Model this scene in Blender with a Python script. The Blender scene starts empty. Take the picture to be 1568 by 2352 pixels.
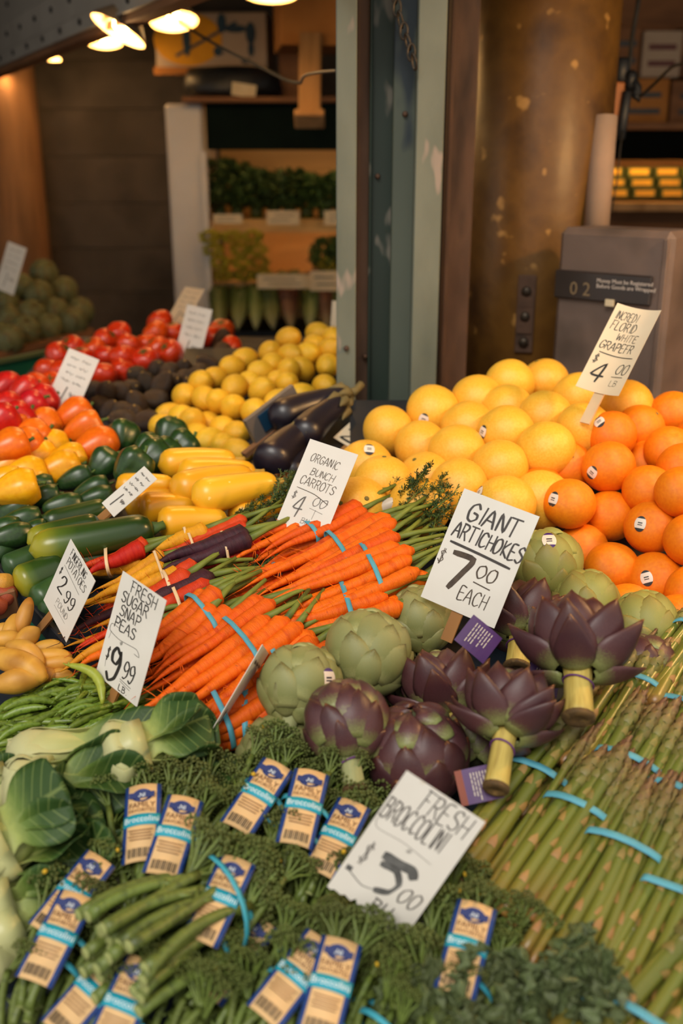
import bpy, math, random
import numpy as np
from mathutils import Vector, Matrix, Euler

SC = bpy.context.scene
COL = SC.collection
rnd = random.Random(7)
R_ = math.radians

# ---------------------------------------------------------------- camera
CAM_H, PITCH, FPX = 1.65, R_(18.8), 2287.0
cam_d = bpy.data.cameras.new('camera')
cam = bpy.data.objects.new('camera', cam_d); COL.objects.link(cam)
cam.location = (0, 0, CAM_H)
cam.rotation_euler = (math.pi/2 - PITCH, 0, 0)
cam_d.sensor_fit = 'VERTICAL'; cam_d.sensor_height = 36.0
cam_d.lens = FPX/2352*36.0
cam_d.clip_start = .05; cam_d.clip_end = 60
cam_d.dof.use_dof = True
cam_d.dof.focus_distance = 1.42
cam_d.dof.aperture_fstop = 2.8
SC.camera = cam

# ---------------------------------------------------------------- world, exposure
w = bpy.data.worlds.new('overcast_daylight'); SC.world = w; w.use_nodes = True
wn = w.node_tree.nodes; wl = w.node_tree.links
bg = wn['Background']
bg.inputs[0].default_value = (1.0, .935, .84, 1)
bg.inputs[1].default_value = .72
SC.view_settings.view_transform = 'Standard'
SC.view_settings.look = 'None'
SC.view_settings.gamma = 1.0
SC.view_settings.use_curve_mapping = False
SC.view_settings.exposure = 0.0
sun_d = bpy.data.lights.new('daylight_sun', 'SUN'); sun_d.energy = 2.05; sun_d.angle = R_(28)
sun_d.color = (1.0, .945, .86)
sun = bpy.data.objects.new('daylight_sun', sun_d); COL.objects.link(sun)
sun.rotation_euler = (R_(38), R_(-16), 0)   # high, from behind the viewer's left
sun.location = (0, -2, 6)

# ---------------------------------------------------------------- pixel geometry of the survey
CP, SP = math.cos(PITCH), math.sin(PITCH)
FW = Vector((0, CP, -SP)); UP = Vector((0, SP, CP)); RT = Vector((1, 0, 0)); CC = Vector((0, 0, CAM_H))
def ray(px, py): return FW + RT*((px-784)/FPX) + UP*((1176-py)/FPX)
def P(px, py, d): return CC + ray(px, py)*d                # point at view depth d
PROF = [(0.3,.70),(.55,.775),(.8,.88),(1.05,.985),(1.3,1.05),(1.45,1.09),(1.8,1.137),(2.35,1.178),(2.9,1.235),(6,1.4)]
def zs(y):
    for (a,b),(c,d) in zip(PROF, PROF[1:]):
        if y <= c: return b+(d-b)*(y-a)/(c-a)
    return PROF[-1][1]
def S(px, py, up=0.0):                                     # point on the display surface
    r = ray(px, py); lo, hi = .4, 6.0
    for _ in range(40):
        m = (lo+hi)/2; p = CC+r*m
        if p.z > zs(p.y)+up: lo = m
        else: hi = m
    return CC+r*lo
def PL(px, py, pl):                                        # point on a sloped board (y0,z0,y1,z1)
    y0, z0, y1, z1 = pl; k = (z1-z0)/(y1-y0); r = ray(px, py)
    s = (z0-k*y0-CAM_H)/(r.z-k*r.y)
    return CC+r*s
def PY(px, py, Y): return P(px, py, Y/(CP+SP*(1176-py)/FPX))   # point on the upright plane y = Y
def depth(p): return (p-CC).dot(FW)

# ---------------------------------------------------------------- materials
def hx(s, k=1.0):
    s = s.lstrip('#'); o = []
    for i in (0, 2, 4):
        c = int(s[i:i+2], 16)/255
        o.append((c/12.92 if c <= .04045 else ((c+.055)/1.055)**2.4)*k)
    return (*o, 1)
MATS = {}
def mat(name, cols, by='noise', scale=8.0, rough=.5, bump=0.0, bscale=60.0, spec=.5, var=0.0, metal=0.0,
        emit=None, estr=0.0, detail=3.0, sub=0.0, speck=None, coat=0.0, mixn=0.0, lo=.3, hi=.7, stretch=None, trans=0.0):
    """procedural material: colour ramp driven by noise or by a mesh attribute running along the thing"""
    if name in MATS: return MATS[name]
    m = bpy.data.materials.new(name); m.use_nodes = True; nt = m.node_tree; N = nt.nodes; L = nt.links
    b = N['Principled BSDF']
    b.inputs['Roughness'].default_value = rough; b.inputs['Metallic'].default_value = metal
    b.inputs['Specular IOR Level'].default_value = spec; b.inputs['Coat Weight'].default_value = coat
    b.inputs['Coat Roughness'].default_value = .25
    if sub: 
        b.inputs['Subsurface Weight'].default_value = sub; b.inputs['Subsurface Radius'].default_value = (.01,.006,.003)
        b.inputs['Subsurface Scale'].default_value = .6
    if isinstance(cols, str): cols = [cols]
    tc = N.new('ShaderNodeTexCoord'); vec = tc.outputs['Object']
    if stretch:
        mp = N.new('ShaderNodeMapping'); mp.inputs['Scale'].default_value = stretch; L.new(vec, mp.inputs[0]); vec = mp.outputs[0]
    info = N.new('ShaderNodeObjectInfo')
    ad = N.new('ShaderNodeVectorMath'); ad.operation = 'ADD'
    ml = N.new('ShaderNodeMath'); ml.operation = 'MULTIPLY'; ml.inputs[1].default_value = 37.0
    L.new(info.outputs['Random'], ml.inputs[0]); L.new(vec, ad.inputs[0]); L.new(ml.outputs[0], ad.inputs[1])
    vec = ad.outputs[0]
    nz = N.new('ShaderNodeTexNoise'); nz.inputs['Scale'].default_value = scale; nz.inputs['Detail'].default_value = detail
    L.new(vec, nz.inputs['Vector'])
    if len(cols) > 1 or by != 'noise':
        cr = N.new('ShaderNodeValToRGB')
        els = cr.color_ramp.elements
        pos = []
        for i, c in enumerate(cols):
            if isinstance(c, (tuple, list)): pos.append((c[0], hx(c[1])))
            else:
                q = i/(len(cols)-1)
                pos.append((lo+(hi-lo)*q if by == 'noise' else q, hx(c)))
        els[0].position, els[0].color = pos[0]
        els[1].position, els[1].color = pos[-1]
        for p_, c_ in pos[1:-1]:
            e = els.new(p_); e.color = c_
        if by == 'noise': L.new(nz.outputs['Fac'], cr.inputs[0])
        else:
            at = N.new('ShaderNodeAttribute'); at.attribute_name = by
            if mixn:
                m1 = N.new('ShaderNodeMath'); m1.operation = 'SUBTRACT'; m1.inputs[1].default_value = .5
                m2 = N.new('ShaderNodeMath'); m2.operation = 'MULTIPLY_ADD'; m2.inputs[1].default_value = mixn
                L.new(nz.outputs['Fac'], m1.inputs[0]); L.new(m1.outputs[0], m2.inputs[0]); L.new(at.outputs['Fac'], m2.inputs[2])
                L.new(m2.outputs[0], cr.inputs[0])
            else: L.new(at.outputs['Fac'], cr.inputs[0])
        col = cr.outputs[0]
    else:
        rgb = N.new('ShaderNodeRGB'); rgb.outputs[0].default_value = hx(cols[0]); col = rgb.outputs[0]
    if speck:                                              # small spots: (colour, scale, threshold)
        n2 = N.new('ShaderNodeTexNoise'); n2.inputs['Scale'].default_value = speck[1]; n2.inputs['Detail'].default_value = 2
        L.new(vec, n2.inputs['Vector'])
        rr = N.new('ShaderNodeValToRGB'); rr.color_ramp.elements[0].position = speck[2]; rr.color_ramp.elements[1].position = min(1, speck[2]+.06)
        L.new(n2.outputs['Fac'], rr.inputs[0])
        mx = N.new('ShaderNodeMix'); mx.data_type = 'RGBA'
        L.new(rr.outputs[0], mx.inputs[0]); L.new(col, mx.inputs[6]); mx.inputs[7].default_value = hx(speck[0]); col = mx.outputs[2]
    if var:                                                # every copy a little different
        hs = N.new('ShaderNodeHueSaturation')
        mr = N.new('ShaderNodeMapRange'); mr.inputs[3].default_value = 1-var; mr.inputs[4].default_value = 1+var
        L.new(info.outputs['Random'], mr.inputs[0]); L.new(mr.outputs[0], hs.inputs['Value']); L.new(col, hs.inputs['Color'])
        mr2 = N.new('ShaderNodeMapRange'); mr2.inputs[3].default_value = .5-var*.06; mr2.inputs[4].default_value = .5+var*.06
        L.new(info.outputs['Random'], mr2.inputs[0]); L.new(mr2.outputs[0], hs.inputs['Hue'])
        col = hs.outputs[0]
    L.new(col, b.inputs['Base Color'])
    if emit: 
        b.inputs['Emission Color'].default_value = hx(emit); b.inputs['Emission Strength'].default_value = estr
    if bump:
        n3 = N.new('ShaderNodeTexNoise'); n3.inputs['Scale'].default_value = bscale; n3.inputs['Detail'].default_value = 2
        L.new(vec, n3.inputs['Vector'])
        bp = N.new('ShaderNodeBump'); bp.inputs['Strength'].default_value = bump; bp.inputs['Distance'].default_value = .003
        L.new(n3.outputs['Fac'], bp.inputs['Height']); L.new(bp.outputs[0], b.inputs['Normal'])
    MATS[name] = m
    return m

# ---------------------------------------------------------------- mesh builder
class MB:
    def __init__(s): s.v = []; s.f = []; s.m = []; s.t = []; s.w = []
    def add(s, v, f, m=0, t=None, w=None):
        o = len(s.v); s.v += [tuple(p) for p in v]
        s.f += [tuple(i+o for i in q) for q in f]; s.m += [m]*len(f)
        s.t += list(t) if t is not None else [0.0]*len(v)
        s.w += list(w) if w is not None else [0.0]*len(v)
    def tube(s, pts, rad, n=8, m=0, cap=True, t0=0.0, t1=1.0, sx=1.0, sy=1.0, up=(0,0,1), tw=0.0, shape=None):
        """swept ring along pts; shape(i, angle)->radius factor; sx, sy squash the ring"""
        pts = [Vector(p) for p in pts]; k = len(pts)
        if not hasattr(rad, '__len__'): rad = [rad]*k
        v = []; t = []; w_ = []
        d = (pts[1]-pts[0]).normalized(); u = Vector(up)
        if abs(d.dot(u)) > .95: u = Vector((1,0,0)) if abs(d.x) < .9 else Vector((0,1,0))
        b = (u-d*u.dot(d)).normalized()
        for i, p in enumerate(pts):
            d = (pts[min(i+1,k-1)]-pts[max(i-1,0)])
            if d.length < 1e-9: d = Vector((0,0,1))
            d.normalize()
            b = (b-d*b.dot(d)); b = b.normalized() if b.length > 1e-6 else d.orthogonal().normalized()
            c = d.cross(b)
            for j in range(n):
                a = 2*math.pi*j/n+tw*i; q = rad[i]*(shape(i, a) if shape else 1)
                v.append(p+c*(math.cos(a)*q*sx)+b*(math.sin(a)*q*sy))
                t.append(t0+(t1-t0)*i/(k-1)); w_.append(j/n)
        f = []
        for i in range(k-1):
            for j in range(n):
                f.append((i*n+j, i*n+(j+1)%n, (i+1)*n+(j+1)%n, (i+1)*n+j))
        if cap:
            f.append(tuple(range(n-1,-1,-1))); f.append(tuple(range((k-1)*n, k*n)))
        s.add(v, f, m, t, w_)
    def lathe(s, prof, n=20, m=0, shape=None, t0=0.0, t1=1.0, off=(0,0,0)):
        """prof [(r,z)] turned about z; shape(i, angle)->radius factor"""
        v = []; t = []; f = []; k = len(prof); w_ = []
        for i, (r, z) in enumerate(prof):
            for j in range(n):
                a = 2*math.pi*j/n; q = r*(shape(i, a) if shape else 1)
                v.append((off[0]+math.cos(a)*q, off[1]+math.sin(a)*q, off[2]+z)); t.append(t0+(t1-t0)*i/(k-1)); w_.append(j/n)
        for i in range(k-1):
            for j in range(n): f.append((i*n+j, i*n+(j+1)%n, (i+1)*n+(j+1)%n, (i+1)*n+j))
        f.append(tuple(range(n-1,-1,-1))); f.append(tuple(range((k-1)*n, k*n)))
        s.add(v, f, m, t, w_)
    def box(s, c, d, M=None, m=0, bev=0.0):
        x, y, z = d[0]/2, d[1]/2, d[2]/2
        if bev:
            vs = []; 
            for sx in (-1,1):
                for sy in (-1,1):
                    for sz in (-1,1):
                        vs += [(sx*(x-bev),sy*(y-bev),sz*z),(sx*(x-bev),sy*y,sz*(z-bev)),(sx*x,sy*(y-bev),sz*(z-bev))]
            import bmesh
            bm = bmesh.new(); bv = [bm.verts.new(p) for p in vs]
            bmesh.ops.convex_hull(bm, input=bv); bm.verts.index_update()
            v = [q.co.copy() for q in bm.verts]; f = [tuple(q.index for q in fc.verts) for fc in bm.faces]; bm.free()
        else:
            v = [Vector((a*x,b*y,e*z)) for a in (-1,1) for b in (-1,1) for e in (-1,1)]
            f = [(0,1,3,2),(4,6,7,5),(0,4,5,1),(2,3,7,6),(0,2,6,4),(1,5,7,3)]
        c = Vector(c)
        v = [(M @ Vector(q) if M else Vector(q))+c for q in v]
        s.add(v, f, m)
    def grid(s, fn, nu, nv, m=0, tf=None, wf=None):
        """sheet: fn(u,v) for u,v in 0..1"""
        v = []; t = []; w_ = []
        for i in range(nu+1):
            for j in range(nv+1):
                u, q = i/nu, j/nv; v.append(fn(u, q)); t.append(tf(u, q) if tf else u); w_.append(wf(u, q) if wf else abs(2*q-1))
        f = [(i*(nv+1)+j, (i+1)*(nv+1)+j, (i+1)*(nv+1)+j+1, i*(nv+1)+j+1) for i in range(nu) for j in range(nv)]
        s.add(v, f, m, t, w_)
    def slab(s, fn, nrm, nu, nv, th, m=0, tf=None, wf=None):
        """sheet with thickness th(u,v) along nrm(u,v): closed solid leaf"""
        top = []; bot = []; t = []; w_ = []
        for i in range(nu+1):
            for j in range(nv+1):
                u, q = i/nu, j/nv; p = Vector(fn(u, q)); n = Vector(nrm(u, q)); h = th(u, q)/2
                top.append(p+n*h); bot.append(p-n*h); t.append(tf(u, q) if tf else u); w_.append(wf(u, q) if wf else abs(2*q-1))
        K = (nu+1)*(nv+1); I = lambda i, j: i*(nv+1)+j
        f = []
        for i in range(nu):
            for j in range(nv):
                f.append((I(i,j), I(i+1,j), I(i+1,j+1), I(i,j+1))); f.append((K+I(i,j), K+I(i,j+1), K+I(i+1,j+1), K+I(i+1,j)))
        for i in range(nu):
            f.append((I(i,0), K+I(i,0), K+I(i+1,0), I(i+1,0))); f.append((I(i,nv), I(i+1,nv), K+I(i+1,nv), K+I(i,nv)))
        for j in range(nv):
            f.append((I(0,j), I(0,j+1), K+I(0,j+1), K+I(0,j))); f.append((I(nu,j), K+I(nu,j), K+I(nu,j+1), I(nu,j+1)))
        s.add(top+bot, f, m, t+t, w_+w_)
    def mesh(s, name, mats, smooth=True):
        me = bpy.data.meshes.new(name)
        me.from_pydata([tuple(p) for p in s.v], [], s.f)
        if not isinstance(mats, (list, tuple)): mats = [mats]
        for m in mats: me.materials.append(m)
        if len(mats) > 1: me.polygons.foreach_set('material_index', s.m)
        me.polygons.foreach_set('use_smooth', [smooth]*len(s.f))
        if any(s.t):
            a = me.attributes.new('t', 'FLOAT', 'POINT'); a.data.foreach_set('value', s.t)
        if any(s.w):
            a = me.attributes.new('w', 'FLOAT', 'POINT'); a.data.foreach_set('value', s.w)
        me.update()
        return me

def ob(name, me, parent=None, M=None, loc=None):
    o = bpy.data.objects.new(name, me); COL.objects.link(o)
    if parent: o.parent = parent
    if M is not None: o.matrix_basis = M
    elif loc is not None: o.location = loc
    return o
def tag(o, label, cat, group=None, kind=None):
    if label: o['label'] = label
    if cat: o['category'] = cat
    if group: o['group'] = group
    if kind: o['kind'] = kind
    return o
def empty(name, M=None, loc=None):
    e = ob(name, None, M=M, loc=loc); e.empty_display_size = .02; return e
def struct(name, me, parent=None, M=None):
    o = ob(name, me, parent, M)
    if not parent: o['kind'] = 'structure'
    return o
def frame(x, z, o):
    """matrix with local X along x and local Z near z at point o"""
    x = Vector(x).normalized(); z = Vector(z); z = (z-x*z.dot(x)).normalized(); y = z.cross(x)
    M = Matrix((x, y, z)).transposed().to_4x4(); M.translation = Vector(o); return M
def rotM(o, e, s=1.0):
    M = Euler(e).to_matrix().to_4x4() @ Matrix.Diagonal((s,s,s,1) if not hasattr(s,'__len__') else (*s,1)); M.translation = Vector(o); return M
def autorand(a, b): return rnd.uniform(a, b)
def snorm(y):                                              # normal of the display surface
    k = (zs(y+.05)-zs(y-.05))/.1
    return Vector((0, -k, 1)).normalized()
ORD = ['first','second','third','fourth','fifth','sixth','seventh','eighth','ninth','tenth','eleventh','twelfth','thirteenth','fourteenth']
# ================================================================ SETTING
M_wall = mat('aged_dark_plaster', ['#4a4035','#5d5145','#3c342b'], scale=2.2, rough=.9, bump=.3, bscale=20, detail=6)
M_tan = mat('brown_painted_pillar', ['#6d4a2c','#8a6240','#5a3d26'], scale=3, rough=.75, bump=.2, bscale=25, stretch=(3,3,.4))
M_floor = mat('worn_concrete', ['#4b463f','#5d574e'], scale=4, rough=.85)
M_ceil = mat('dark_ceiling_boards', ['#2c241c','#3a2f24'], scale=3, rough=.9)
M_blk = mat('black_plastic', ['#15171a','#20242a'], scale=10, rough=.45)
M_navy = mat('dark_blue_tray_plastic', ['#141c26','#1c2834'], scale=12, rough=.5)
M_gtray = mat('green_plastic', ['#0f4a33','#166044'], scale=6, rough=.5)
M_steel = mat('grey_green_steel_paint', ['#686c5e','#777a6a','#5b6053'], scale=5, rough=.6, bump=.15, bscale=40, detail=6, speck=('#9a8a7c',22,.635), stretch=(1,1,.35))
M_steel_d = mat('dark_green_steel', ['#1f2e26','#28382f'], scale=5, rough=.55, speck=('#6d6a60',20,.66), stretch=(1,1,.4))
M_steel_m = mat('mid_green_steel', ['#464e44','#525a4e'], scale=5, rough=.6, bump=.15, bscale=40, speck=('#26323a',12,.62), stretch=(1,1,.35))
M_rust = mat('rusty_brown_steel', ['#4a3426','#5f4534','#3a2a20'], scale=12, rough=.8, bump=.4, bscale=60, stretch=(1,1,.3))
M_col = mat('ochre_painted_column', ['#5c3c16','#74501f','#4a3013'], scale=7, rough=.42, bump=.35, bscale=30, detail=8, speck=('#b98a48',16,.655))
M_wood = mat('raw_tan_wood', ['#9c7347','#b58a5b','#8a6339'], scale=9, rough=.75, stretch=(1,1,.15))
M_rawb = mat('brown_wood_board', ['#70482a','#855a38','#5c3a22'], scale=8, rough=.75, stretch=(.3,1,1))
M_white = mat('off_white_enamel', ['#cdc5bd','#d8d1c9'], scale=4, rough=.45)
M_card_box = mat('brown_cardboard', ['#a0662c','#b5793a'], scale=6, rough=.85)
M_caseback = mat('cream_case_lining', ['#c9a060','#d2ab6e'], scale=3, rough=.6)
M_chain = mat('tarnished_chain_metal', ['#3d362e','#5a4f43'], scale=40, rough=.45, metal=.7)
M_wire = mat('dark_cord_rubber', ['#2a2724','#3a3632'], scale=30, rough=.6)
M_tube = mat('warm_tube_light', ['#ffe2a8'], emit='#ffc884', estr=8.0)
M_bulb = mat('warm_glowing_bulb', ['#ffe9c0'], emit='#ffc56e', estr=26.0)
M_shade_o = mat('galvanised_lamp_shade', ['#6a6258','#7c7368'], scale=12, rough=.45, metal=.3)
M_shade_i = mat('white_enamel_reflector', ['#f3dcae'], rough=.5)

def boxobj(name, c, d, m, parent=None, M=None, bev=0.0, smooth=False):
    b = MB(); b.box(c, d, M, bev=bev); return ob(name, b.mesh(name, m, smooth), parent)
def sbox(name, c, d, m, M=None):
    b = MB(); b.box(c, d, M); return struct(name, b.mesh(name, m, False))

sbox('floor', (0, 3, -.05), (12, 12, .1), M_floor)
sbox('wall_back', (-.4, 6.4, 1.6), (9.0, .12, 3.4), M_wall)
sbox('wall_left', (-3.6, 4.6, 1.6), (.12, 3.6, 3.4), M_wall)
sbox('wall_right', (2.9, 4.2, 1.6), (.12, 4.4, 3.4), M_wall)
sbox('ceiling', (-.3, 3.85, 3.0), (7.0, 5.3, .1), M_ceil)  # unseen; brought forward over the stall to cut sky light at the back
# dark partition wall left of the glass case, boards laid flat
wp = sbox('wall_partition', (-1.45, 5.35, 1.4), (2.3, .08, 2.8), M_wall)
for k in range(7):
    b = MB(); b.box((0,0,0), (2.28, .02, .2208), bev=.003); o = ob('board', b.mesh('partition_board', M_wall, False), wp, loc=(-1.45, 5.30, .95+k*.222))

# brown pillar at the far left
b = MB(); b.lathe([(.02,0),(.17,.001),(.17,.12),(.145,.15),(.145,2.9),(.02,2.901)], 28)
p0 = P(30, 400, 4.9)
struct('trim_1', b.mesh('round_pillar', M_tan), M=Matrix.Translation((p0.x, p0.y, 0)))

# ---- green steel post
def vcol(px0, px1, py, d0, thick, m, name, parent, z0=0.6, z1=3.0):
    a = P(px0, py, d0); c = P(px1, py, d0)
    return boxobj(name, ((a.x+c.x)/2, (a.y+c.y)/2+thick/2, (z0+z1)/2), (c.x-a.x, thick, z1-z0), m, parent, bev=.002)
post = empty('steel_post', loc=(0,0,0))
tag(post, 'grey-green painted steel channel post between lemons and grapefruit', 'post')
vcol(772, 818, 500, 1.98, .10, M_steel, 'flange', post)
vcol(818, 851, 500, 2.05, .03, M_rust, 'recess_strip', post)
vcol(850, 900, 500, 2.055, .03, M_steel_d, 'web', post)  # web and panel toned darker than the flanges
vcol(899, 949, 500, 2.02, .06, M_steel_m, 'panel', post)
vcol(951, 1013, 500, 1.98, .10, M_steel, 'flange', post)
vcol(846, 853, 500, 2.04, .03, M_steel_d, 'seam_ridge', post)
for (px, py, dd) in ((930,262,2.103),(867,405,2.139),(838,818,2.13),(795,800,2.061)):
    b = MB(); b.tube([(0,0,0),(0,-.006,0)], [.006,.004], 8); ob('bolt', b.mesh('post_bolt', M_rust), post, loc=PY(px,py,dd))
bp_ = tag(empty('rusty_post', loc=(0,0,0)), 'narrow rust-brown steel post edge between green post and ochre column', 'post')
vcol(1030, 1086, 450, 2.16, .12, M_rust, 'face', bp_)
vcol(1010, 1034, 450, 2.22, .05, M_blk, 'dark_gap_strip', bp_)  # black strip put in for the shade in the gap between posts
vcol(1024, 1034, 450, 2.15, .10, M_rust, 'lip', bp_)

# ---- ochre round column with a rusty fixing plate
cc = P(1243, 300, 2.42); cr_ = .168
b = MB(); b.lathe([(.01,.0),(cr_,.001),(cr_,3.0),(.01,3.001)], 48)
colm = tag(empty('round_column', loc=(cc.x, cc.y, 0)), 'ochre painted round steel column with chipped paint behind the grapefruit', 'column')
ob('shaft', b.mesh('column_shaft', M_col), colm)
pl_ = P(1206, 720, 2.25); ang = math.atan2(pl_.x-cc.x, -(pl_.y-cc.y)); ang = max(-.9, min(.9, ang))
def oncol(px, py, off=.004):                               # point on the column's near side
    r = ray(px, py); A = r.x**2+r.y**2; B = -2*(r.x*cc.x+r.y*cc.y); Cq = cc.x**2+cc.y**2-(cr_+off)**2
    s = (-B-math.sqrt(max(B*B-4*A*Cq, 0)))/(2*A); return CC+r*s
q = oncol(1206, 722); n = Vector((q.x-cc.x, q.y-cc.y, 0)).normalized()
Mp = frame(Vector((0,0,1)).cross(n), n, q-Vector((cc.x,cc.y,0)))
b = MB(); b.box((0,0,0), (.043,.185,.008), bev=.002); pl = ob('fixing_plate', b.mesh('fixing_plate', M_rust, False), colm, Mp)
b = MB(); b.box((0,.022,.006), (.030,.006,.005)); b.box((0,-.0,.006), (.036,.09,.003)); ob('plate_bar', b.mesh('plate_bar', M_rust, False), pl)
for yy in (.055, -.005, -.066):
    b = MB(); b.lathe([(.001,.004),(.012,.004),(.012,.009),(.008,.013),(.001,.0135)], 10); ob('bolt', b.mesh('plate_bolt', M_chain), pl, loc=(0,yy,0))

# ---- steel roof beam over the aisle, upper left
pa = P(0,154,3.97); pb = P(212,65,2.90); dirb = (pb-pa); dirb.z = 0; dirb.normalize()
beam = tag(empty('canopy_beam', M=frame(dirb, (0,0,1), pa)), 'grey riveted steel canopy beam slanting across the upper left corner', 'beam')
for k,(z0,h,dy) in enumerate(((0,.053,.0),(.056,.104,.024),(.164,.112,.048),(.28,.16,.072))):
    b = MB(); b.box((.6, dy+.03, z0+h/2), (4.4,.06,h), bev=.006); b.box((.6,dy+.015,z0+.004),(4.4,.05,.008)); r_ = ob('rail', b.mesh('beam_rail', mat('grey_steel_paint',['#958e84','#a39c92'],scale=6,rough=.6), False), beam)
    for i in range(9):
        b2 = MB(); b2.lathe([(.001,0),(.010,0),(.008,.006),(.001,.007)], 8)
        ob('rivet', b2.mesh('rivet', M_blk), r_, frame((1,0,0),(0,-1,0),(-.2+i*.23+.05*(k%2), dy-.001, z0+h*.55)))
b = MB(); b.box((.6,.03,-.010),(4.4,.055,.018)); ob('timber_batten', b.mesh('timber_batten', M_rawb, False), beam)

# ---- pendant lamps
def shade_mesh(r):
    o = MB(); i = MB()
    prof = [(r,0),(r*.96,.012),(r*.74,r*.42),(r*.42,r*.78),(r*.26,r*.92),(r*.24,r*1.25),(r*.05,r*1.3)]
    o.lathe(prof, 28)
    pin = [(r*.985,.001),(r*.94,.012),(r*.72,r*.40),(r*.40,r*.75),(r*.02,r*.80)]
    i.lathe(pin, 28)
    i.f = [tuple(reversed(q)) for q in i.f if len(q) == 4 or True]
    o.f = o.f[:-2]+[o.f[-1]]; o.m = o.m[:len(o.f)]
    i.f = i.f[:-2]+[i.f[-1]]; i.m = i.m[:len(i.f)]
    return o.mesh('lamp_shade', M_shade_o), i.mesh('lamp_reflector', M_shade_i)
def lamp(px, py, d, r, tilt, label, power, pos=None, cord=.8):
    c = pos if pos else P(px, py, d)
    L = empty('pendant_lamp', M=rotM(c, tilt)); tag(L, label, 'lamp', 'warm pendant lamps over the stall')
    so, si = shade_mesh(r); sh = ob('lamp_shade', so, L); ob('reflector', si, sh)
    b = MB(); b.lathe([(.002,-.0),(r*.22,r*.06),(r*.30,r*.22),(r*.22,r*.42),(r*.13,r*.55),(r*.12,r*.75)], 14); ob('bulb', b.mesh('lamp_bulb', M_bulb), L)
    b = MB(); top = Vector((0,0,r*1.28)); Mi = Euler(tilt).to_matrix().transposed(); upv = Mi @ Vector((0,0,1))
    b.tube([top, top+Vector((0,0,.03))*.5+upv*.03, top+upv*cord*.5, top+upv*cord], .0045, 6); ob('cord', b.mesh('lamp_cord', M_wire), L)
    ld = bpy.data.lights.new('lamp_light', 'POINT'); ld.energy = power; ld.color = (1.0,.60,.24); ld.shadow_soft_size = r*.35
    lo = bpy.data.objects.new('lamp_light', ld); COL.objects.link(lo); lo.parent = L; lo.location = (0,0,-.02)
    return L
lamp(271, 72, 2.75, .081, (R_(-14),R_(27),0), 'brightest pendant lamp, tilted, nearest at the upper left', 3.0)
lamp(400, 50, 3.5, .085, (R_(-16),R_(-6),0), 'pendant lamp with glowing shade right of the brightest lamp', 2.5)
lamp(240, 98, 4.2, .076, (R_(-14),R_(-2),0), 'pendant lamp partly hidden behind the brightest lamp', 2.5)
lamp(117, 134, 4.5, .045, (R_(-12),R_(6),0), 'small distant pendant lamp under the canopy beam', 1.5)
lamp(10, 168, 4.6, .019, (R_(-12),0,0), 'tiny farthest pendant lamp at the left picture edge', .5, cord=.4)
lamp(622, -10, 3.3, .09, (R_(-8),0,0), 'pendant lamp cut by the top picture edge above the cardboard boxes', 2.5)
# two more of the same row hang over the citrus, above the picture
lamp(0,0,0,.10,(R_(8),R_(10),0),'pendant lamp hanging above the oranges, above the picture', 34.0, pos=Vector((1.15,1.42,2.0)), cord=.7)
lamp(0,0,0,.10,(R_(4),0,0),'pendant lamp hanging above the lemons, above the picture', 8.0, pos=Vector((-.25,2.3,2.3)), cord=.6)

# ---- cords, chain
def cable(name, pts, r, m, label, cat, d=None):
    b = MB(); pp = [Vector(p) for p in pts]; sm = []
    for i in range(len(pp)-1):
        p_1 = pp[max(i-1,0)]; p1 = pp[i]; p2 = pp[i+1]; p3 = pp[min(i+2,len(pp)-1)]
        for k in range(8):
            t = k/8; sm.append(.5*((2*p1)+(p2-p_1)*t+(2*p_1-5*p1+4*p2-p3)*t*t+(3*p1-p_1-3*p2+p3)*t**3))
    sm.append(pp[-1]); b.tube(sm, r, 7)
    return tag(ob(name, b.mesh(name, m)), label, cat)
cable('hanging_wire', [P(345,-20,3.0),P(400,40,2.9),P(500,105,2.75),P(600,155,2.6),P(660,185,2.45),P(690,190,2.35)], .004, M_wire, 'dark slack wire crossing in front of the cardboard boxes', 'wire')
cable('wire_hook', [P(690,190,2.34),P(700,174,2.3),P(730,166,2.2),P(775,162,2.05)], .0035, M_shade_o, 'bent bright wire hook tied to the green post', 'wire')
ch0 = PY(905,0,2.06)
ch = tag(empty('hanging_chain', loc=ch0), 'dark link chain hanging on the green post', 'chain')
cp = [(900,-24),(908,4),(915,32),(922,58),(932,84),(940,108),(948,132),(953,152)]
lk = MB()
ring = [(math.cos(2*math.pi*i/16)*.007, 0, math.sin(2*math.pi*i/16)*.0145) for i in range(17)]
lk.tube(ring, .0024, 6, cap=False); lkm = lk.mesh('chain_link', M_chain)
for i in range(len(cp)-1):
    a = PY(*cp[i],2.085-.006*i); c = PY(*cp[i+1],2.085-.006*i); Mx = frame(Vector((1,0,0)) if i%2 else Vector((.5,-.85,0)), (c-a)*-1, (a+c)/2-ch0)
    ob('link', lkm, ch, Mx)

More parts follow.
